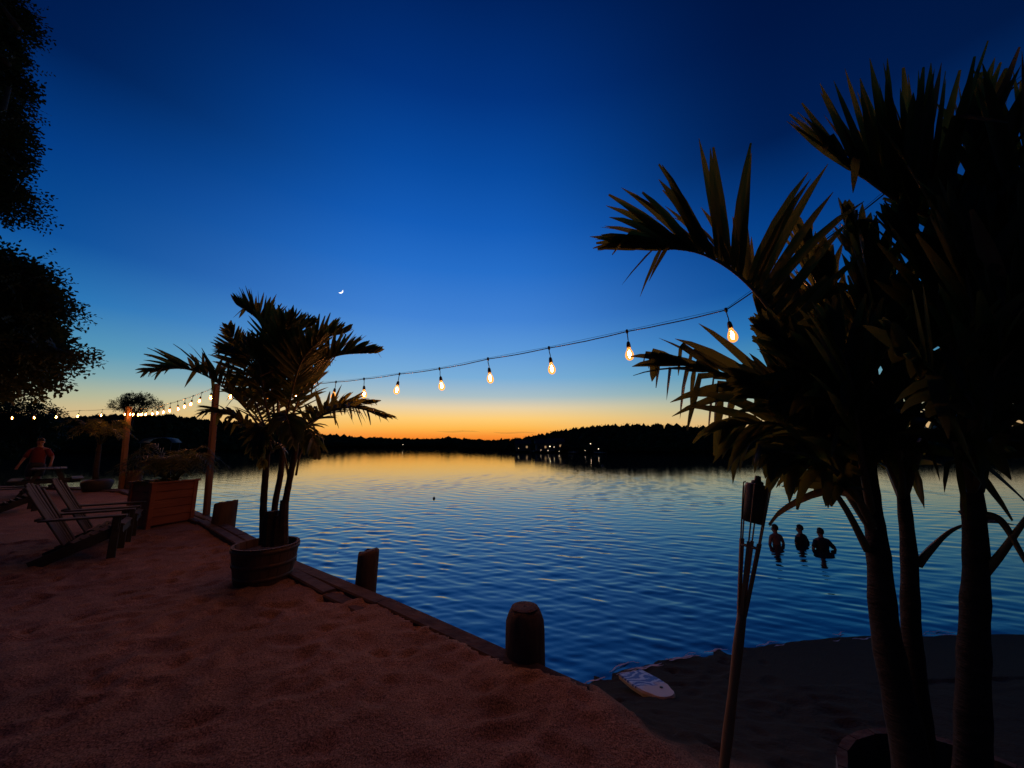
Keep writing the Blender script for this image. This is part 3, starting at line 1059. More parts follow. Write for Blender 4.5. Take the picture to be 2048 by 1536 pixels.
def palm_trunk(root, pts, r0, r1, mat=trunk_m, n=30):
    o0 = Vector(root.location)
    path = catmull([Vector(p) - o0 for p in pts], n)
    m = MB()
    rad = []
    for i in range(n + 1):
        k = i / n
        rad.append((r0 + (r1 - r0) * k) * (1 + (0.05 if i % 3 == 0 else -0.02) + random.uniform(-0.02, 0.02)))
    m.tube(path, rad, 12)
    return m.build('trunk', mat, root, True)

# --- half barrel and its three-stemmed palm (left)
BR = on(526, 1158)
def half_barrel(loc, r0, r1, h, label, nst=22):
    o = thing('half_barrel_planter', loc, label, 'planter', 'half barrels holding palms')
    for k in range(nst):
        a0, a1 = 2 * math.pi * (k + 0.02) / nst, 2 * math.pi * (k + 0.98) / nst
        pts, fs = [], []
        jr = random.uniform(-0.002, 0.002)
        for z, f_ in ((-0.05, 0.0), (h * 0.5, 0.62), (h, 1.0)):
            ro = r0 + (r1 - r0) * f_ + jr
            for rr_, aa_ in ((ro, a0), (ro * 1.002, (a0 + a1) / 2), (ro, a1), (ro - 0.028, a1), (ro - 0.028, a0)):
                pts.append((rr_ * math.cos(aa_), rr_ * math.sin(aa_), z))
        for j in range(2):
            for q in range(5):
                fs.append((j * 5 + q, j * 5 + (q + 1) % 5, j * 5 + 5 + (q + 1) % 5, j * 5 + 5 + q))
        fs += [(10, 11, 12, 13, 14)]
        MB().add(pts, fs).build('stave', barrel_m, o)
    for z, f_ in ((h * 0.16, 0.22), (h * 0.52, 0.64), (h * 0.9, 0.94)):
        ro = r0 + (r1 - r0) * f_
        MB().lathe([(ro + 0.001, z - 0.022), (ro + 0.007, z - 0.02), (ro + 0.011, z + 0.02), (ro + 0.003, z + 0.022)], 40, closed=False).build('hoop', hoop_m, o, True)
    MB().lathe([(r1 - 0.03, h - 0.09), (r1 * 0.5, h - 0.06), (0.01, h - 0.05)], 24, closed=False, jitter=0.006).build('soil', soil_m, o, True)
    return o
half_barrel(BR, 0.275, 0.345, 0.40, 'half barrel planter at the bulkhead edge under the left palm')
Yp = 4.22
lp = thing('palm_tree', (BR.x + 0.06, BR.y, 0.34), 'three stemmed palm silhouetted against the sunset, growing in the half barrel by the bulkhead', 'palm tree')
palm_trunk(lp, [at(526, 1085, Yp), at(527, 1010, Yp), at(531, 950, Yp), at(536, 890, Yp), at(541, 850, Yp)], 0.037, 0.028)
palm_trunk(lp, [at(546, 1085, Yp + .1), at(550, 1010, Yp + .1), at(561, 950, Yp + .1), at(566, 890, Yp + .1), at(563, 845, Yp + .1)], 0.034, 0.026)
palm_trunk(lp, [at(560, 1085, Yp - .05), at(569, 1015, Yp - .05), at(581, 950, Yp - .05), at(592, 890, Yp - .05), at(588, 850, Yp - .05)], 0.036, 0.027)
# the old leaf bases wrapped round the stems
for x_, y0_, y1_, w_ in ((541, 1090, 1022, 0.075), (565, 1088, 1000, 0.05), (556, 1090, 1030, 0.07), (530, 1088, 1034, 0.055)):
    o0 = lp.location
    MB().tube([at(x_, y0_, Yp - 0.06) - o0, at(x_ + 1, (y0_ + y1_) / 2, Yp - 0.06) - o0, at(x_ + 4, y1_, Yp - 0.05) - o0], [w_ * 1.15, w_, w_ * 0.85], 9).build('leaf_base', trunk_m, lp)
st = []
def lf(pts, L, n, **kw):
    make_frond(lp, [at(*p) for p in pts], L * 1.12, int(n * 1.6), kw.pop('w', 0.042), store=st, rad=0.011, **kw)
Y = Yp
lf([(540, 885, Y), (490, 815, Y - .1), (430, 762, Y - .2), (370, 738, Y - .25), (305, 742, Y - .3)], 0.42, 20, beta=42, droop=0.10, s0=0.22, kinks=.25)
lf([(540, 880, Y), (505, 790, Y + .1), (482, 720, Y + .15), (458, 655, Y + .2)], 0.33, 22, beta=15, up=(0.2, -1, 0.3), droop=0.02, s0=0.3, kinks=.05)
lf([(545, 860, Y), (520, 760, Y), (492, 712, Y), (452, 702, Y - .1)], 0.34, 16, beta=20, up=(0.3, -.6, 0.8), droop=0.03, s0=0.3)
lf([(552, 860, Y), (538, 740, Y + .1), (522, 650, Y + .1), (476, 610, Y + .05)], 0.42, 26, beta=62, up=(0.75, 0, 1), droop=0.0, s0=0.28, kinks=.04)
lf([(560, 860, Y), (555, 730, Y), (575, 670, Y - .1), (622, 650, Y - .15)], 0.32, 24, beta=60, up=(0.2, 0, 1), droop=0.0, s0=0.3, kinks=.05)
lf([(566, 860, Y), (590, 740, Y + .2), (630, 685, Y + .3), (690, 665, Y + .35)], 0.38, 26, beta=62, up=(-0.1, 0, 1), droop=0.0, s0=0.3, kinks=.04)
lf([(572, 860, Y), (615, 765, Y), (665, 715, Y), (748, 705, Y)], 0.40, 26, beta=60, droop=0.03, s0=0.28, kinks=.1)
lf([(580, 885, Y), (620, 845, Y - .1), (690, 815, Y - .2), (775, 832, Y - .2)], 0.33, 24, beta=30, droop=0.14, s0=0.22, kinks=.2)
lf([(575, 890, Y), (620, 850, Y + .3), (680, 812, Y + .5), (745, 805, Y + .6)], 0.34, 20, beta=40, droop=0.10, s0=0.25, kinks=.2)
lf([(545, 885, Y), (500, 860, Y - .2), (460, 830, Y - .3), (415, 822, Y - .3)], 0.30, 14, beta=20, droop=0.15, s0=0.3, kinks=.2)
lf([(556, 870, Y), (556, 760, Y - .3), (560, 690, Y - .5), (585, 640, Y - .6)], 0.40, 24, beta=30, droop=0.02, s0=0.2)
lf([(566, 870, Y), (585, 780, Y - .3), (605, 720, Y - .4), (640, 680, Y - .5)], 0.40, 24, beta=30, droop=0.02, s0=0.2)
lf([(545, 870, Y), (528, 790, Y - .3), (520, 730, Y - .4), (500, 690, Y - .5)], 0.38, 22, beta=30, droop=0.02, s0=0.2)
lf([(555, 870, Y), (545, 800, Y + .4), (540, 740, Y + .5), (548, 690, Y + .6)], 0.42, 22, beta=20, droop=0.02, s0=0.15)
lf([(570, 870, Y), (600, 800, Y + .4), (635, 760, Y + .5), (660, 720, Y + .6)], 0.38, 20, beta=25, droop=0.04, s0=0.2)
lf([(548, 885, Y), (530, 855, Y - .3), (520, 868, Y - .4), (513, 905, Y - .45)], 0.22, 12, beta=0, droop=0.25, s0=0.3, kinks=.3)
lf([(582, 885, Y), (605, 850, Y - .3), (622, 868, Y - .4), (634, 905, Y - .45)], 0.24, 12, beta=0, droop=0.25, s0=0.3, kinks=.3)
lf([(560, 880, Y), (565, 830, Y - .4), (575, 840, Y - .6), (585, 880, Y - .7)], 0.30, 16, beta=10, droop=0.25, s0=0.15, kinks=.3)
lf([(540, 880, Y), (515, 835, Y + .2), (490, 805, Y + .3), (480, 790, Y + .35)], 0.34, 14, beta=30, droop=0.1, s0=0.2)
for a in (((545, 905, Y), (536, 880, Y - .1), (528, 900, Y - .15), (523, 930, Y - .15)), ((592, 950, Y), (600, 910, Y - .1), (612, 890, Y - .1), (630, 878, Y - .1)), ((578, 960, Y), (572, 925, Y - .1), (566, 900, Y - .1), (556, 885, Y))):
    lf(list(a), 0.12, 3, beta=0, droop=0.3, s0=0.7, dry=True)
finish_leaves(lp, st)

# --- big palm at the right, close to the camera
PR = Vector((1.50, 1.33, ground_z(1.5, 1.33)))
half_barrel(PR, 0.31, 0.385, 0.42, 'half barrel planter in the dark lower right corner under the large palm')
rp = thing('palm_tree', (PR.x, PR.y, PR.z + 0.36), 'large dark palm with thick stems close by on the right', 'palm tree')
palm_trunk(rp, [at(1850, 1700, 1.30), at(1815, 1480, 1.32), at(1772, 1270, 1.36), at(1757, 1110, 1.38), at(1745, 1010, 1.4), at(1735, 900, 1.42), at(1720, 780, 1.44)], 0.052, 0.014)
palm_trunk(rp, [at(1870, 1700, 1.46), at(1845, 1480, 1.46), at(1823, 1270, 1.46), at(1818, 1110, 1.46), at(1806, 980, 1.46), at(1800, 850, 1.46), at(1795, 740, 1.46)], 0.037, 0.010)
palm_trunk(rp, [at(1950, 1700, 1.28), at(1946, 1480, 1.27), at(1948, 1270, 1.26), at(1952, 1110, 1.25), at(1942, 960, 1.25), at(1935, 850, 1.24), at(1930, 720, 1.22)], 0.045, 0.014)
st = []
def rf(pts, L, n, **kw):
    make_frond(rp, [at(*p) for p in pts], L, n, kw.pop('w', 0.040), store=st, rad=kw.pop('rad', 0.0115), **kw)
rf([(1745, 1060, 1.4), (1640, 800, 1.45), (1525, 600, 1.5), (1410, 510, 1.5), (1275, 494, 1.5)], 0.52, 30, beta=66, droop=0.10, s0=0.40, kinks=.10, al0=66, al1=12, w=0.038, tipl=0.62)
rf([(1745, 1060, 1.4), (1670, 900, 1.5), (1580, 790, 1.6), (1440, 745, 1.7), (1325, 716, 1.75)], 0.46, 18, beta=12, up=(0, -1, 0.4), droop=0.07, s0=0.3, kinks=.6, kg=(2.5, 6), al0=42, al1=8, w=0.048)
rf([(1745, 1060, 1.35), (1650, 925, 1.4), (1560, 850, 1.45), (1450, 850, 1.5)], 0.32, 11, beta=5, up=(0, -1, .5), droop=0.22, s0=0.4, kinks=.3, al0=45, al1=15)
rf([(1745, 1040, 1.45), (1690, 800, 1.7), (1640, 600, 1.85), (1600, 470, 1.9)], 0.36, 14, beta=25, up=(0, -1, 0.1), droop=0.0, s0=0.4, kinks=.05, al0=40, al1=10)
rf([(1745, 1040, 1.4), (1640, 850, 1.5), (1555, 700, 1.55), (1520, 580, 1.55)], 0.20, 22, beta=8, up=(0, -1, 0.1), droop=0.02, s0=0.15, kinks=.05, al0=35, al1=8, w=0.048)
rf([(1745, 1040, 1.5), (1680, 830, 1.58), (1600, 680, 1.62), (1565, 560, 1.62)], 0.30, 22, beta=8, up=(0, -1, 0.1), droop=0.02, s0=0.12, kinks=.05, al0=38, al1=10, w=0.048)
rf([(1745, 1040, 1.5), (1720, 800, 1.55), (1670, 640, 1.6), (1640, 520, 1.6)], 0.34, 22, beta=8, up=(0, -1, 0.1), droop=0.02, s0=0.12, kinks=.05, al0=42, al1=10, w=0.048)
rf([(1806, 1000, 1.5), (1740, 860, 1.55), (1650, 800, 1.55), (1580, 820, 1.55)], 0.30, 16, beta=5, up=(0, -1, 0.3), droop=0.08, s0=0.12, kinks=.1, al0=45, al1=12, w=0.048)
rf([(1942, 960, 1.25), (1955, 650, 1.25), (1880, 460, 1.22), (1790, 400, 1.2), (1685, 325, 1.2)], 0.48, 22, beta=72, up=(0.2, 0, 1), droop=0.0, s0=0.5, kinks=.03, al0=78, al1=4, w=0.034, tipl=0.8)
rf([(1942, 960, 1.25), (1945, 650, 1.2), (1915, 470, 1.15), (1860, 400, 1.12), (1815, 330, 1.1)], 0.45, 20, beta=70, up=(0.25, 0, 1), droop=0.0, s0=0.45, kinks=.03, al0=70, al1=25, w=0.034, tipl=0.9)
rf([(1942, 960, 1.2), (1975, 650, 1.15), (1980, 470, 1.1), (1950, 350, 1.08), (1925, 270, 1.08)], 0.41, 20, beta=68, up=(0.5, 0, 1), droop=0.0, s0=0.4, kinks=.03, al0=60, al1=20, w=0.034, tipl=0.9)
rf([(1942, 960, 1.2), (1985, 650, 1.15), (2010, 450, 1.1), (2060, 330, 1.05), (2140, 260, 1.05)], 0.39, 20, beta=70, up=(-0.4, 0, 1), droop=0.0, s0=0.3, kinks=.03, al0=60, al1=25, w=0.034, tipl=0.9)
rf([(1942, 960, 1.25), (1905, 700, 1.2), (1850, 540, 1.18), (1800, 450, 1.18)], 0.30, 16, beta=10, up=(0, -1, .1), droop=0.0, s0=0.2, kinks=.05, al0=45, al1=10, w=0.048)
rf([(1942, 960, 1.2), (1950, 700, 1.12), (1930, 520, 1.08), (1920, 400, 1.08)], 0.30, 16, beta=10, up=(0, -1, .1), droop=0.0, s0=0.2, kinks=.05, al0=45, al1=10, w=0.048)
rf([(1942, 960, 1.2), (1995, 700, 1.1), (2020, 540, 1.06), (2060, 420, 1.05)], 0.30, 16, beta=10, up=(0, -1, .1), droop=0.0, s0=0.2, kinks=.05, al0=45, al1=10, w=0.048)
rf([(1942, 960, 1.2), (2020, 700, 1.1), (2090, 500, 1.05), (2180, 330, 1.0)], 0.32, 14, beta=25, up=(0, -1, .2), droop=0.02, s0=0.3, al0=42, al1=10)
rf([(1942, 980, 1.2), (2030, 820, 1.1), (2130, 680, 1.0), (2260, 600, 1.0)], 0.30, 14, beta=20, up=(0, -1, .3), droop=0.06, s0=0.2, al0=50, al1=15)
rf([(1806, 990, 1.46), (1795, 780, 1.46), (1770, 600, 1.46), (1700, 500, 1.46)], 0.36, 15, beta=35, up=(0, -1, .3), droop=0.0, s0=0.3, al0=45, al1=10)
rf([(1806, 990, 1.46), (1840, 780, 1.4), (1870, 600, 1.36), (1910, 480, 1.36)], 0.36, 15, beta=15, up=(0, -1, .2), droop=0.0, s0=0.25, al0=50, al1=10)
rf([(1806, 990, 1.46), (1730, 830, 1.4), (1650, 760, 1.36), (1580, 790, 1.36)], 0.34, 14, beta=15, up=(0, -1, .4), droop=0.1, s0=0.2, al0=50, al1=15)
rf([(1745, 1050, 1.35), (1690, 960, 1.3), (1610, 910, 1.3), (1535, 905, 1.32)], 0.20, 10, beta=0, up=(0, -1, .4), droop=0.3, s0=0.35, kinks=.4, al0=45, al1=20)
rf([(1942, 980, 1.2), (1990, 890, 1.05), (2060, 900, 1.0), (2130, 990, 1.0)], 0.28, 12, beta=5, droop=0.2, s0=0.2, kinks=.3)
rf([(1942, 980, 1.25), (1890, 860, 1.3), (1810, 830, 1.34), (1740, 890, 1.34)], 0.32, 14, beta=10, droop=0.18, s0=0.15, kinks=.2)
rf([(1942, 980, 1.2), (1900, 830, 1.05), (1860, 740, 1.0), (1800, 700, 0.95)], 0.32, 14, beta=20, up=(0, -1, .4), droop=0.1, s0=0.1)
rf([(1942, 980, 1.2), (1960, 830, 1.05), (1990, 740, 1.0), (2040, 690, 0.95)], 0.32, 14, beta=20, up=(0, -1, .4), droop=0.1, s0=0.1)
rf([(1745, 1040, 1.4), (1720, 900, 1.3), (1700, 760, 1.25), (1660, 650, 1.25)], 0.34, 15, beta=15, up=(0, -1, .3), droop=0.05, s0=0.2, al0=50, al1=12)
rf([(1806, 1000, 1.46), (1760, 900, 1.5), (1700, 860, 1.5), (1640, 900, 1.5)], 0.30, 12, beta=10, droop=0.2, s0=0.15, kinks=.2)
rf([(1806, 1000, 1.46), (1850, 880, 1.4), (1900, 840, 1.36), (1960, 880, 1.36)], 0.30, 12, beta=10, droop=0.2, s0=0.1, kinks=.2)
rf([(1745, 1050, 1.4), (1650, 880, 1.42), (1570, 790, 1.42), (1490, 760, 1.42)], 0.26, 20, beta=5, up=(0, -1, 0.3), droop=0.06, s0=0.15, kinks=.1, al0=50, al1=15)
rf([(1745, 1050, 1.4), (1680, 860, 1.42), (1600, 720, 1.42), (1530, 650, 1.42)], 0.24, 20, beta=5, up=(0, -1, 0.3), droop=0.03, s0=0.15, kinks=.1, al0=45, al1=15)
rf([(1806, 1000, 1.46), (1760, 800, 1.4), (1740, 640, 1.38), (1740, 500, 1.38)], 0.30, 22, beta=8, up=(0, -1, .2), droop=0.0, s0=0.15, al0=45, al1=10)
rf([(1806, 1000, 1.46), (1780, 780, 1.35), (1740, 560, 1.3), (1690, 430, 1.3)], 0.24, 20, beta=40, up=(0, -1, .6), droop=0.0, s0=0.3, al0=45, al1=10)
# bare stalks that fork off the stems, and one long hanging blade
rf([(1835, 1130, 1.46), (1865, 1095, 1.42), (1905, 1060, 1.4), (1960, 1040, 1.4)], 0.10, 2, beta=0, droop=0.1, s0=0.8)
rf([(1965, 1150, 1.25), (2000, 1110, 1.2), (2050, 1040, 1.15), (2110, 960, 1.1)], 0.16, 4, beta=10, droop=0.05, s0=0.75)
rf([(1955, 1030, 1.25), (2000, 1040, 1.2), (2050, 1120, 1.15), (2120, 1240, 1.1)], 0.06, 2, beta=0, droop=0.05, s0=0.9)
rf([(1735, 1100, 1.38), (1690, 1015, 1.34), (1640, 950, 1.32), (1585, 915, 1.32)], 0.18, 6, beta=0, droop=0.3, s0=0.45, dry=True)
o0 = rp.location
bladepath = catmull([at(1730, 1010, 1.36) - o0, at(1680, 983, 1.33) - o0, at(1625, 990, 1.31) - o0, at(1565, 1022, 1.3) - o0, at(1538, 1052, 1.3) - o0], 10)
v, f = [], []
for i, p in enumerate(bladepath):
    k = i / 10
    w_ = 0.026 * (0.35 + 0.65 * math.sin(math.pi * min(1, 0.15 + k * 0.82)))
    v += [p + Vector((0, 0.004, w_ / 2)), p + Vector((0, -0.006, 0)), p + Vector((0, 0.004, -w_ / 2))]
for i in range(10):
    f += [(3 * i, 3 * i + 1, 3 * i + 4, 3 * i + 3), (3 * i + 1, 3 * i + 2, 3 * i + 5, 3 * i + 4)]
MB().add(v, f).build('leaflet', dry_m, rp, True)
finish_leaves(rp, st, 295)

# ------------------------------------------------------------------ bamboo torch
tb0, tb1 = at(1452, 1500, 1.5), at(1516, 955, 1.5)
axis_ = (tb1 - tb0).normalized()
foot = tb0 + axis_ * ((ground_z(tb0.x, tb0.y) - tb0.z) / axis_.z - 0.15)
to = thing('garden_torch', foot, 'unlit bamboo garden torch leaning in the sand beside the large palm', 'torch')
rot = axis_.to_track_quat('Z', 'Y').to_matrix()
Lt = (tb1 - foot).length
def tl(x, y, z):
    return rot @ Vector((x, y, z))
split = Lt - 0.44 * 1.1
MB().tube([tl(0, 0, z) for z in np.linspace(0, split, 9)], [0.0155 + (0.0025 if i in (2, 5, 7) else 0) for i in range(9)], 10).build('pole', bamboo_m, to, True)
zb_, zt_ = Lt - 0.175, Lt - 0.03
for k in range(6):
    a = 2 * math.pi * (k + 0.3) / 6
    q = [(0.012, split - 0.03), (0.020, split + 0.10), (0.034, split + 0.24), (0.047, zt_ - 0.02), (0.048, zt_)]
    MB().beam(tl(q[0][0] * math.cos(a), q[0][0] * math.sin(a), q[0][1]), tl(q[2][0] * math.cos(a), q[2][0] * math.sin(a), q[2][1]), 0.012, 0.006, up=tl(math.cos(a), math.sin(a), 0)).build('split_cane', bamboo_m, to)
    MB().tube([tl(r_ * math.cos(a), r_ * math.sin(a), z_) for r_, z_ in q[2:]] + [tl(0.041 * math.cos(a), 0.041 * math.sin(a), zt_ + 0.004)], 0.0028, 6).build('cane_stay', bamboo_m, to)
MB().lathe([(0.030, zb_), (0.037, zb_ + 0.006), (0.041, zb_ + 0.05), (0.042, zt_ - 0.012), (0.038, zt_), (0.02, zt_ + 0.006)], 20, rot=rot).build('canister', can_m, to, True)
MB().lathe([(0.021, zt_ + 0.004), (0.021, zt_ + 0.014), (0.012, zt_ + 0.018), (0.010, zt_ + 0.034), (0.011, zt_ + 0.036)], 14, rot=rot).build('wick_cap', hoop_m, to, True)
for z_, r_ in ((split + 0.22, 0.033), (split + 0.02, 0.014)):
    MB().lathe([(r_ - 0.002, z_ - 0.003), (r_ + 0.002, z_ - 0.002), (r_ + 0.002, z_ + 0.002), (r_ - 0.002, z_ + 0.003)], 14, rot=rot, closed=False).build('binding', bamboo_m, to)

# ------------------------------------------------------------------ bodyboard on the beach
def hit_ground(px, py):
    d = ray(px, py)
    for s_ in np.arange(0.8, 30, 0.01):
        q = Vector((0, 0, EYE)) + d * s_
        if q.z < ground_z(q.x, q.y):
            return q
    return on(px, py, 0)
bc = hit_ground(1298, 1384)
board_m = bpy.data.materials.new('printed foam board')
board_m.use_nodes = True
t = board_m.node_tree
b = t.nodes['Principled BSDF']
b.inputs['Roughness'].default_value = 0.55
co = t.nodes.new('ShaderNodeTexCoord')
wv = t.nodes.new('ShaderNodeTexWave')
wv.inputs['Scale'].default_value = 3.2
wv.inputs['Distortion'].default_value = 22
wv.inputs['Detail'].default_value = 6
wv.bands_direction = 'X'
t.links.new(co.outputs['Object'], wv.inputs['Vector'])
rp_ = t.nodes.new('ShaderNodeValToRGB')
rp_.color_ramp.elements[0].color = (0.03, 0.10, 0.42, 1)
rp_.color_ramp.elements[0].position = 0.35
rp_.color_ramp.elements[1].color = (0.42, 0.55, 0.75, 1)
rp_.color_ramp.elements[1].position = 0.85
t.links.new(wv.outputs['Fac'], rp_.inputs[0])
sx_ = t.nodes.new('ShaderNodeSeparateXYZ')
t.links.new(co.outputs['Object'], sx_.inputs[0])
nn = t.nodes.new('ShaderNodeTexNoise')
nn.inputs['Scale'].default_value = 12
t.links.new(co.outputs['Object'], nn.inputs['Vector'])
ad = t.nodes.new('ShaderNodeMath')
ad.operation = 'MULTIPLY_ADD'
ad.inputs[1].default_value = 0.22
t.links.new(nn.outputs['Fac'], ad.inputs[0])
t.links.new(sx_.outputs['X'], ad.inputs[2])
gt = t.nodes.new('ShaderNodeMapRange')
gt.inputs[1].default_value = 0.13
gt.inputs[2].default_value = 0.2
t.links.new(ad.outputs[0], gt.inputs[0])
mm = t.nodes.new('ShaderNodeMixRGB')
mm.inputs[2].default_value = (0.55, 0.46, 0.42, 1)
t.links.new(gt.outputs[0], mm.inputs[0])
t.links.new(rp_.outputs[0], mm.inputs[1])
t.links.new(mm.outputs[0], b.inputs['Base Color'])
rail_m = material('yellow foam rail', (0.55, 0.5, 0.3), 0.6)
bo = thing('bodyboard', bc + Vector((0, 0, 0.05)), 'small blue and white printed bodyboard lying on the dark beach near the water', 'bodyboard')
dx_ = hit_ground(1340, 1390) - hit_ground(1252, 1352)
ex_ = dx_.normalized()
gn = Vector((-(ground_z(bc.x + .2, bc.y) - ground_z(bc.x - .2, bc.y)) / .4, -(ground_z(bc.x, bc.y + .2) - ground_z(bc.x, bc.y - .2)) / .4, 1)).normalized()
gn = (gn + Vector((0.0, -0.12, 0.3))).normalized()       # propped up on a ridge of sand at its far edge
ex_ = (ex_ - gn * ex_.dot(gn)).normalized()
ey_ = gn.cross(ex_)
bo.rotation_euler = Matrix((ex_, ey_, gn)).transposed().to_euler()
outl = []
hl_, hw_ = 0.30, 0.165
for k in range(9):
    a = -math.pi / 2 + math.pi * k / 8
    outl.append((hl_ - 0.10 + 0.10 * math.cos(a), hw_ * 0.72 * math.sin(a) * (1 if abs(math.sin(a)) < .99 else 1)))
outl = [(-hl_, -hw_ * 0.85), (-hl_ * 0.2, -hw_), (hl_ * 0.35, -hw_ * 0.95)] + outl + [(hl_ * 0.35, hw_ * 0.95), (-hl_ * 0.2, hw_), (-hl_, hw_ * 0.85), (-hl_ + 0.02, 0)]
n = len(outl)
MB().add([(x, y, 0.012) for x, y in outl] + [(x * 0.985, y * 0.97, 0.03) for x, y in outl], [tuple(range(n))[::-1], tuple(range(n, 2 * n))] + [(i, (i + 1) % n, n + (i + 1) % n, n + i) for i in range(n)]).build('deck', board_m, bo)
MB().add([(x * 1.0, y, -0.02) for x, y in outl] + [(x * 1.012, y * 1.02, 0.010) for x, y in outl], [tuple(range(n))[::-1], tuple(range(n, 2 * n))] + [(i, (i + 1) % n, n + (i + 1) % n, n + i) for i in range(n)]).build('slick', rail_m, bo)
MB().lathe([(0.016, 0.03), (0.016, 0.036), (0.008, 0.037)], 12, (0.13, 0.05, 0)).build('leash_plug', rubber_m, bo)

# ------------------------------------------------------------------ adirondack chairs
def adirondack(loc, rz, label, slat_mat=slat_m):
    """faces local +x; origin between the front legs on the sand"""
    o = thing('adirondack_chair', loc, label, 'chair', 'wooden garden chairs on the sand', rz)
    hw = 0.30
    for sy in (-1, 1):
        MB().beam((0, sy * hw, -0.03), (0, sy * hw, 0.53), 0.09, 0.032, up=(0, 1, 0), bev=0.006).build('front_leg', chair_m, o)
        MB().beam((0.06, sy * (hw - 0.036), 0.36), (-0.74, sy * (hw - 0.036), -0.02), 0.035, 0.13, bev=0.006).build('rear_leg', chair_m, o)
        MB().beam((0.10, sy * (hw + 0.02), 0.545), (-0.72, sy * (hw + 0.01), 0.555), 0.135, 0.025, bev=0.006).build('arm', chair_m, o)
        MB().beam((0.0, sy * (hw + 0.035), 0.36), (0.0, sy * (hw + 0.035), 0.528), 0.06, 0.03, up=(0, 1, 0)).build('bracket', chair_m, o)
    for k in range(6):
        x = 0.05 - k * 0.088
        z = 0.425 - k * 0.0415
        MB().beam((x, -hw + 0.02, z), (x, hw - 0.02, z), 0.08, 0.02, up=(0.43, 0, 1), bev=0.005).build('seat_slat', slat_mat, o)
    for k in range(7):
        u = (k - 3) / 3
        y0, y1 = u * 0.225, u * 0.265
        top = 1.03 - 0.10 * u * u
        x0, z0 = -0.50, 0.20
        ft = (top - z0) / 0.83
        MB().beam((x0 + 0.02 * u * u, y0, z0), (x0 - 0.46 * ft + 0.03 * u * u, y1, top), 0.072, 0.02, up=(1, 0, 0.42), bev=0.006).build('back_slat', slat_mat, o)
    MB().beam((-0.73, -hw - 0.02, 0.565), (-0.73, hw + 0.02, 0.565), 0.06, 0.03).build('back_rail', chair_m, o)
    MB().beam((-0.935, -hw + 0.06, 0.93), (-0.935, hw - 0.06, 0.93), 0.05, 0.025, up=(1, 0, .4)).build('back_rail', chair_m, o)
    MB().beam((0.062, -hw + 0.02, 0.36), (0.062, hw - 0.02, 0.36), 0.022, 0.12).build('apron', chair_m, o)
    return o
FA = math.atan2(0.61, 0.79)
lat = Vector((-math.sin(FA), math.cos(FA), 0))
f1 = on(222, 1112) + lat * 0.30
f2 = on(252, 1084) + lat * 0.30
adirondack(f1, FA, 'nearest wooden garden chair with a slatted reclined back facing the lake')
adirondack(f2, FA + 0.03, 'wooden garden chair just beyond the nearest one, in front of the planter box')
f3 = on(60, 1022) + lat * 0.1
adirondack(f3, FA + 0.35, 'dark wooden garden chair at the left edge behind the two front chairs', chair_m)

# ------------------------------------------------------------------ picnic table and the person in red behind it
tp = Vector((at(100, 935, 11.7).x, 11.7, 0))
pt = thing('picnic_table', tp, 'dark wooden picnic table at the far left beside the person in red', 'table', rz=R(140))
for k in range(5):
    MB().beam((-0.72, -0.28 + k * 0.14, 0.82), (0.72, -0.28 + k * 0.14, 0.82), 0.132, 0.035, bev=0.006).build('top_plank', chair_m, pt)
for sx in (-0.5, 0.5):
    for sy in (-1, 1):
        MB().beam((sx, sy * 0.5, -0.02), (sx, sy * 0.16, 0.80), 0.09, 0.04, up=(1, 0, 0)).build('leg', chair_m, pt)
    MB().beam((sx + 0.05, -0.66, 0.44), (sx + 0.05, 0.66, 0.44), 0.04, 0.09).build('cross_rail', chair_m, pt)
for sy in (-0.6, 0.6):
    MB().beam((-0.72, sy, 0.505), (0.72, sy, 0.505), 0.24, 0.035, bev=0.006).build('bench_plank', chair_m, pt)

def skin_body(verts, edges, radii, root_i, name, mat, parent, sub=2):
    """one continuous surface grown along a skeleton"""
    me = bpy.data.meshes.new(name + '_skeleton')
    me.from_pydata(verts, edges, [])
    ob = bpy.data.objects.new(name + '_skeleton', me)
    COL.objects.link(ob)
    ob.modifiers.new('skin', 'SKIN')
    if not me.skin_vertices:
        me.attributes.new('skin', 'FLOAT', 'POINT')
    lay = me.skin_vertices[0].data
    for i, r_ in enumerate(radii):
        lay[i].radius = (r_, r_) if not hasattr(r_, '__len__') else r_
        lay[i].use_root = (i == root_i)
    s_ = ob.modifiers.new('sub', 'SUBSURF')
    s_.levels = s_.render_levels = sub
    dg = bpy.context.evaluated_depsgraph_get()
    new = bpy.data.meshes.new_from_object(ob.evaluated_get(dg))
    bpy.data.objects.remove(ob)
    new.materials.clear()
    new.materials.append(mat)
    new.shade_smooth()
    o = link_mesh(name, new, parent)
    return o
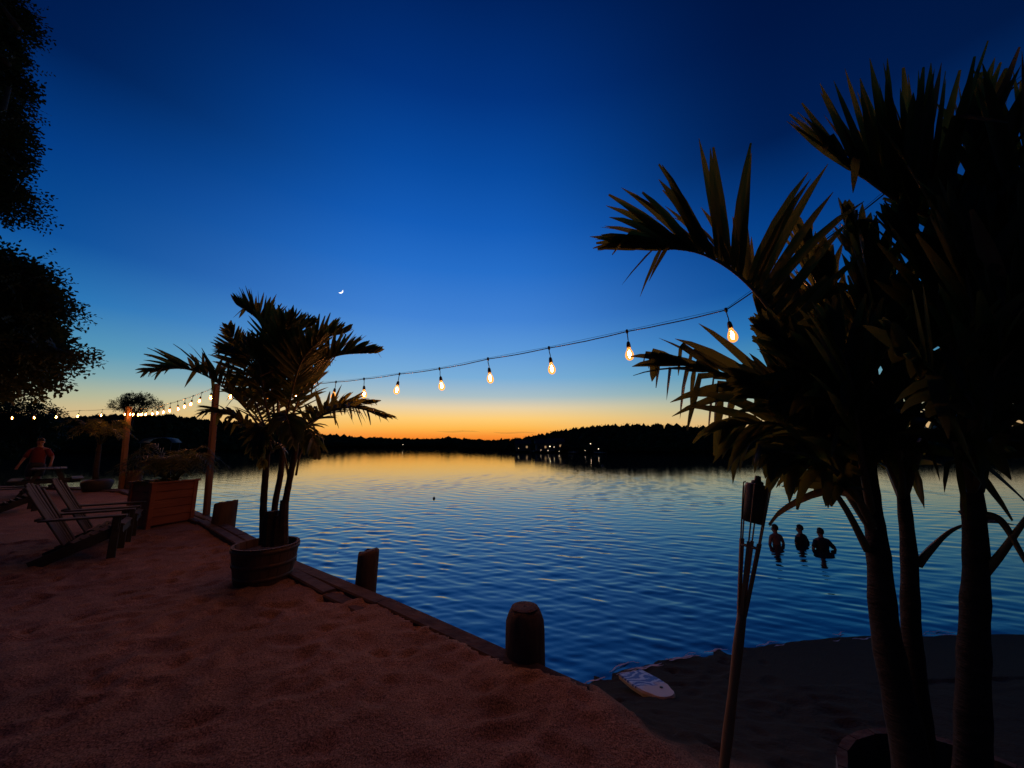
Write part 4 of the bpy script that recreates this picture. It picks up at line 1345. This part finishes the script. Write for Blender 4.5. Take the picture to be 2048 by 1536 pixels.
def person(loc, rz, label, height=1.75, sink=0.0, arms=((-0.3, 0.1, -0.3), (0.3, 0.1, -0.3)), turn=0.0, tilt=0.0, shirt=None, shorts=True, group=None, build=1.0, kid=False):
    """stands facing local +y; arms: where each hand goes, relative to its shoulder, for a body of height 1.75"""
    o = thing('person', Vector(loc) - Vector((0, 0, sink)), label, 'person', group, rz)
    k = height / 1.75
    V = [(0, 0, 0.95), (0, -0.01, 1.12), (0, 0.0, 1.3), (0, -0.01, 1.43), (0, 0.0, 1.51), (tilt * .3, 0.01, 1.60), (tilt * .6, 0.015, 1.67), (tilt, 0.01, 1.725)]
    Rr = [(.155, .115), (.135, .10), (.165, .115), (.12, .085), (.052, .055), (.07, .085), (.078, .095), (.055, .07)]
    E = [(0, 1), (1, 2), (2, 3), (3, 4), (4, 5), (5, 6), (6, 7)]
    def add(p, r_, par):
        V.append(p)
        Rr.append((r_ * build if r_ > .03 else r_, r_ * build if r_ > .03 else r_))
        E.append((par, len(V) - 1))
        return len(V) - 1
    for sd_, h in zip((-1, 1), arms):
        sh = Vector((sd_ * 0.185, 0, 1.41))
        a = add(tuple(sh), 0.058, 3)
        hand = sh + Vector(h)
        el = (sh + hand) / 2 + Vector((sd_ * 0.05, -0.07, -0.03))
        e_ = add(tuple(el), 0.042, a)
        w_ = add(tuple(el.lerp(hand, 0.85)), 0.028, e_)
        d = (hand - el).normalized()
        pm = add(tuple(hand + d * 0.03), 0.034, w_)
        sdv = d.cross(Vector((0, 1, 0.2))).normalized()
        for q, ln in ((-0.026, .07), (-0.009, .085), (0.009, .08), (0.026, .062)):
            f_ = add(tuple(hand + d * 0.08 + sdv * q), 0.009, pm)
            add(tuple(hand + d * (0.08 + ln * 0.7) + sdv * q * 1.15 + Vector((0, .012, -.01))), 0.007, f_)
        add(tuple(hand + d * 0.05 + sdv * 0.045), 0.010, pm)
        hp = add((sd_ * 0.095, 0, 0.90), 0.088, 0)
        kn = add((sd_ * 0.11, 0.03, 0.49), 0.06, hp)
        an = add((sd_ * 0.12, -0.02, 0.09), 0.04, kn)
        add((sd_ * 0.135, 0.13, 0.03), 0.038, an)
    # nose and ears
    hc = Vector(V[6])
    c, s_ = math.cos(turn), math.sin(turn)
    def hd(x, y, z):
        return tuple(hc + Vector((x * c - y * s_, x * s_ + y * c, z)))
    add(hd(0, 0.108, -0.04), 0.013, 5)
    add(hd(-0.083, 0, -0.02), 0.016, 6)
    add(hd(0.083, 0, -0.02), 0.016, 6)
    if kid:
        Rr[5:8] = [tuple(x * 1.12 for x in r_) for r_ in Rr[5:8]]
    V = [tuple(Vector(p) * k) for p in V]
    Rr = [tuple(x * k for x in r_) for r_ in Rr]
    skin_body(V, E, Rr, 0, 'body', skin_m, o)
    # hair: a cap over the top and the back of the head
    v, f = ICO2
    hv = []
    for p in v:
        q = Vector(p)
        g = (1.0 + 0.05 * random.random()) * (1.12 if kid else 1.0)
        r_ = Vector((q.x * 0.086, q.y * 0.104, q.z * 0.112)) * g
        face = min(max((q.y - 0.2) / 0.4, 0), 1) * min(max((0.55 - q.z) / 0.35, 0), 1)
        neck = min(max((-0.6 - q.z) / 0.4, 0), 1)
        r_ *= 1 - 0.3 * max(face, neck * 0.8)
        hv.append(tuple((hc + Vector((r_.x * c - r_.y * s_, r_.x * s_ + r_.y * c, r_.z + 0.02)) + Vector((0, -0.012, 0))) * k))
    MB().add(hv, [tuple(x) for x in f]).build('hair', hair_m, o, True)
    for sd_ in (-1, 1):
        m = MB()
        p = Vector(hd(sd_ * 0.032, 0.088, 0.0)) * k
        m.lathe([(0.001, -0.011), (0.010, -0.005), (0.011, 0.002), (0.001, 0.011)], 8, p)
        m.build('eye', hair_m, o, True)
    MB().box(Vector(hd(0, 0.094, -0.078)) * k, (0.045 * k, 0.012, 0.012)).build('mouth', hair_m, o)
    if shorts:
        m = MB()
        for sd_ in (-1, 1):
            m.tube([(sd_ * 0.10 * k, 0.02 * k, 0.55 * k), (sd_ * 0.105 * k, 0.01 * k, 0.72 * k), (sd_ * 0.08 * k, 0, 0.93 * k)], [0.1 * k, 0.112 * k, 0.12 * k], 12)
        m.lathe([(0.175 * k, 0.86 * k), (0.172 * k, 0.95 * k), (0.15 * k, 1.0 * k)], 16)
        m.build('shorts', short_m, o, True)
    if shirt is not None:
        m = MB()
        pr = [(0.178, 0.132, 0.86), (0.172, 0.128, 0.98), (0.165, 0.122, 1.12), (0.188, 0.135, 1.28), (0.178, 0.12, 1.40), (0.13, 0.095, 1.465), (0.065, 0.065, 1.50)]
        n_ = 20
        pts = [(rx * math.cos(2 * math.pi * q / n_) * k * build, (ry * math.sin(2 * math.pi * q / n_) - 0.005) * k * build, z * k) for rx, ry, z in pr for q in range(n_)]
        m.add(pts, [(i * n_ + q, i * n_ + (q + 1) % n_, (i + 1) * n_ + (q + 1) % n_, (i + 1) * n_ + q) for i in range(len(pr) - 1) for q in range(n_)])
        for sd_, h in zip((-1, 1), arms):
            sh = Vector((sd_ * 0.165, 0, 1.40))
            hand = Vector((sd_ * 0.185, 0, 1.41)) + Vector(h)
            el = (Vector((sd_ * 0.185, 0, 1.41)) + hand) / 2 + Vector((sd_ * 0.05, -0.07, -0.03))
            m.tube([sh * k, sh.lerp(el, 0.5) * k, sh.lerp(el, 0.85) * k], [0.078 * k, 0.07 * k, 0.066 * k], 12)
        m.build('shirt', shirt, o, True)
    return o
pp_ = at(76, 935, 12.2)
person((pp_.x, 12.15, 0), R(-150), 'person in a red shirt standing at the dark picnic table', 1.72, 0, ((-0.22, 0.24, -0.45), (0.12, 0.2, -0.5)), 0.3, 0, shirt_m)
# three children in the lake, waist deep
for px, pyw, hgt, vis, rz, arms, trn, shirt, lab in (
        (1553, 1088, 1.36, 0.47, 0.15, ((-0.07, 0.12, -0.48), (0.08, 0.12, -0.48)), 0.3, None, 'leftmost bather, bare backed, standing waist deep in the lake behind the torch'),
        (1603, 1086, 1.34, 0.44, 0.35, ((0.02, 0.2, -0.42), (0.10, 0.05, -0.5)), 0.6, navy_m, 'middle bather of the three, head turned left, in a dark swim top'),
        (1645, 1098, 1.36, 0.48, -0.1, ((-0.10, 0.12, -0.46), (0.26, 0.06, -0.46)), 0.1, navy_m, 'rightmost and nearest bather with the arms held out at the hips')):
    p = on(px, pyw, WATER)
    person((p.x, p.y, WATER + vis), rz, lab, hgt, hgt, arms, trn, 0, shirt, group='bathers standing in the lake', build=1.12, kid=True)

# ------------------------------------------------------------------ cedar planter box with a fountain of palm leaves
pl_, pr_ = on(294, 1056), on(381, 1041)
fx = (pr_ - pl_).normalized()
fy = Vector((-fx.y, fx.x, 0))
px0 = thing('planter_box', pl_, 'reddish cedar planter box with a bushy palm, left of the near light post', 'planter', rz=math.atan2(fx.y, fx.x))
bwid, bdep, bhgt = (pr_ - pl_).length, 0.60, 0.80
for k in range(5):
    z = 0.02 + (k + 0.5) * (bhgt - 0.02) / 5
    h_ = (bhgt - 0.02) / 5 - 0.008
    for a, b in (((0.03, 0, z), (bwid - 0.03, 0, z)), ((0.03, bdep, z), (bwid - 0.03, bdep, z)), ((0, 0.03, z), (0, bdep - 0.03, z)), ((bwid, 0.03, z), (bwid, bdep - 0.03, z))):
        MB().beam(a, b, 0.03, h_, bev=0.004).build('plank', box_m, px0)
for x in (0.0, bwid):
    for y in (0.0, bdep):
        MB().beam((x, y, -0.05), (x, y, bhgt + 0.002), 0.075, 0.075, up=(0, 1, 0), bev=0.006).build('corner_post', box_m, px0)
for a, b in (((-0.06, -0.01, bhgt + 0.02), (bwid + 0.06, -0.01, bhgt + 0.02)), ((-0.06, bdep + 0.01, bhgt + 0.02), (bwid + 0.06, bdep + 0.01, bhgt + 0.02))):
    MB().beam(a, b, 0.10, 0.03, bev=0.005).build('rim_board', box_m, px0)
MB().box((bwid / 2, bdep / 2, bhgt - 0.12), (bwid - 0.04, bdep - 0.04, 0.1)).build('soil', soil_m, px0)
def bushy_palm(root, base, fr, length, L, w, spread=1.0):
    for q in range(fr):
        a = 2 * math.pi * (q + random.random() * 0.6) / fr
        hh = random.uniform(0.5, 1.0)
        rr_ = length * spread * random.uniform(0.5, 0.95)
        d = Vector((math.cos(a), math.sin(a), 0))
        b0 = Vector(base) + d * 0.05
        P = [b0, b0 + d * rr_ * 0.25 + Vector((0, 0, length * 0.55 * hh)), b0 + d * rr_ * 0.65 + Vector((0, 0, length * 0.85 * hh)), b0 + d * rr_ * 1.1 + Vector((0, 0, length * (0.85 * hh - 0.28)))]
        path = catmull(P, 18)
        m = MB()
        m.tube(path, [0.008 * (1.2 - i / 18) for i in range(19)], 5)
        for i in range(20):
            s_ = 0.28 + 0.72 * (i + .5) / 20
            k = min(int(s_ * 18), 17)
            T = (path[k + 1] - path[k]).normalized()
            S = T.cross(Vector((0, 0, 1))).normalized()
            for sd_ in (-1, 1):
                dd = (T * 0.7 + S * sd_ * 0.75 + Vector((0, 0, random.uniform(-.1, .35)))).normalized()
                W = (T - dd * T.dot(dd)).normalized()
                v, f = leaflet_geo(path[k], dd, W, L * (1 - 0.5 * s_ * s_) * random.uniform(.8, 1.1), w, 0.14)
                m.add(v, f)
        m.build('frond', leaf_m, root)
bp0 = pl_ + fx * bwid * 0.62 + fy * bdep * 0.5 + Vector((0, 0, bhgt - 0.08))
bp_ = thing('fountain_palm', bp0, 'bushy low palm with fine arching leaves in the cedar planter box', 'plant')
bushy_palm(bp_, (0, 0, 0), 34, 1.05, 0.28, 0.016, 0.9)
bq = pl_ + fx * bwid * 0.22 + fy * bdep * 0.5 + Vector((0, 0, bhgt - 0.08))
bs = thing('bedding_plant', bq, 'low dark bedding plant at the left end of the cedar planter box', 'plant')
bushy_palm(bs, (0, 0, 0), 12, 0.2, 0.1, 0.02, 1.6)
# a cut block lying against the box
cb0 = on(348, 1042)
tag(MB().box((0, 0, 0.12), (0.24, 0.2, 0.26), Matrix.Rotation(0.4, 3, 'Z'), 0.94).build('timber_block', pile_m, origin=cb0), 'dark timber block on the sand in front of the cedar planter', 'block')

# round pot with a slim palm, far along the bulkhead
rp0 = on(192, 982)
ro = thing('round_pot', rp0, 'dark round pot on the sand edge left of the distant squat pile', 'pot')
MB().lathe([(0.30, -0.03), (0.36, 0.12), (0.40, 0.26), (0.38, 0.33), (0.30, 0.38), (0.25, 0.36)], 24).build('bowl', pot_m, ro, True)
MB().lathe([(0.27, 0.375), (0.15, 0.39), (0.01, 0.40)], 16, closed=False).build('soil', soil_m, ro)
sp_ = thing('slim_palm', rp0 + Vector((0, 0, 0.38)), 'slim single stemmed palm growing in the dark round pot', 'palm tree')
Y_ = rp0.y
MB().tube([Vector((-0.08, 0, -0.05)), at(192, 940, Y_) - sp_.location, at(197, 905, Y_) - sp_.location, at(200, 880, Y_) - sp_.location], [0.085, 0.075, 0.065, 0.05], 10).build('trunk', trunk_m, sp_, True)
bushy_palm(sp_, at(200, 888, Y_) - sp_.location, 16, 1.05, 0.36, 0.03, 1.0)

# ------------------------------------------------------------------ big tree at the left edge, bush behind
bt0 = Vector((at(-190, 900, 13.0).x, 13.0, 0))
bt = thing('large_tree', bt0, 'large feathery dark tree filling the left edge of the view', 'tree')
def bp3(px, py, Y, rx, ry_, rz_):
    p = at(px - 30, py, Y) - bt0
    return (p.x, p.y, p.z, size_at(rx, Y), ry_, size_at(rz_, Y))
blobs = [bp3(-20, -30, 13, 70, 1.6, 60), bp3(-55, 40, 13, 85, 1.6, 75), bp3(-30, 120, 13, 80, 1.6, 50), bp3(-50, 195, 13, 90, 1.6, 60), bp3(-40, 260, 12.6, 80, 1.5, 70), bp3(-50, 335, 12.6, 85, 1.5, 50), bp3(-45, 375, 12.6, 65, 1.3, 24),
         bp3(-25, 530, 12.4, 85, 1.5, 70), bp3(15, 560, 12.2, 80, 1.4, 75), bp3(45, 590, 12.2, 65, 1.2, 55), bp3(10, 660, 12.2, 95, 1.5, 60), bp3(78, 690, 12.0, 50, 0.9, 22), bp3(30, 730, 12.2, 65, 1.4, 50), bp3(-40, 620, 12.6, 130, 1.8, 150),
         bp3(-150, 200, 13.5, 140, 2.0, 250), bp3(-160, 600, 13.5, 150, 2.2, 230)]
subs = []
for q in blobs[:14]:
    for k in range(9):
        a_, e_ = rng.uniform(0, 6.28), rng.uniform(-0.9, 0.9)
        subs.append((q[0] + q[3] * 1.02 * math.cos(a_) * math.cos(e_), q[1] + q[4] * math.sin(a_) * math.cos(e_), q[2] + q[5] * 1.05 * math.sin(e_), rng.uniform(0.25, 0.5), rng.uniform(0.3, 0.6), rng.uniform(0.1, 0.24)))
inner = [(a_, b_, c_, d_ * 0.8, e_, f_ * 0.8) for a_, b_, c_, d_, e_, f_ in blobs]
leafy_crown('crown', inner, 34000, 0.19, foliage_m, bt, 0.55, 8)
leafy_crown('leaf_spray', subs, 2300, 0.15, foliage_m, bt, 0.3, 11)['kind'] = 'stuff'
tm = MB()
tr0 = Vector((0, 0, -0.3))
tm.tube([tr0, Vector((0.1, 0, 2.5)), Vector((0.0, 0.1, 6)), Vector((0.3, 0, 11)), Vector((0.4, 0, 16))], [0.42, 0.34, 0.28, 0.2, 0.06], 12)
for bl_ in blobs[:14]:
    c = Vector(bl_[:3])
    z0 = max(2.0, c.z - 2.2)
    st_ = Vector((0.1, 0, z0))
    mid = st_.lerp(c, 0.5) + Vector((0, 0, 0.3))
    tm.tube([st_, mid, c, c + (c - st_).normalized() * bl_[3] * 0.6], [0.11, 0.07, 0.04, 0.012], 7)
tm.build('trunk', bark_m, bt, True)
b2 = at(10, 815, 42)
bu = thing('dark_bush', (b2.x, b2.y, 0.0), 'dark rounded bush on the left behind the string of bulbs', 'bush')
zc = b2.z
leafy_crown('crown', [(0, 0, zc - 1.1, 5.2, 3, 2.6), (3.4, 0, zc - 1.6, 3.0, 2.2, 1.9), (-4.5, 0, zc - 0.8, 4, 3, 2.6), (0, 0, zc - 3.2, 6, 3, 2.6)], 3500, 0.3, foliage_m, bu, 0.3, 6)
MB().tube([(0, 0, -1.5), (0.2, 0, zc * 0.4), (0.3, 0, zc - 0.8)], [0.3, 0.24, 0.12], 8).build('trunk', bark_m, bu)
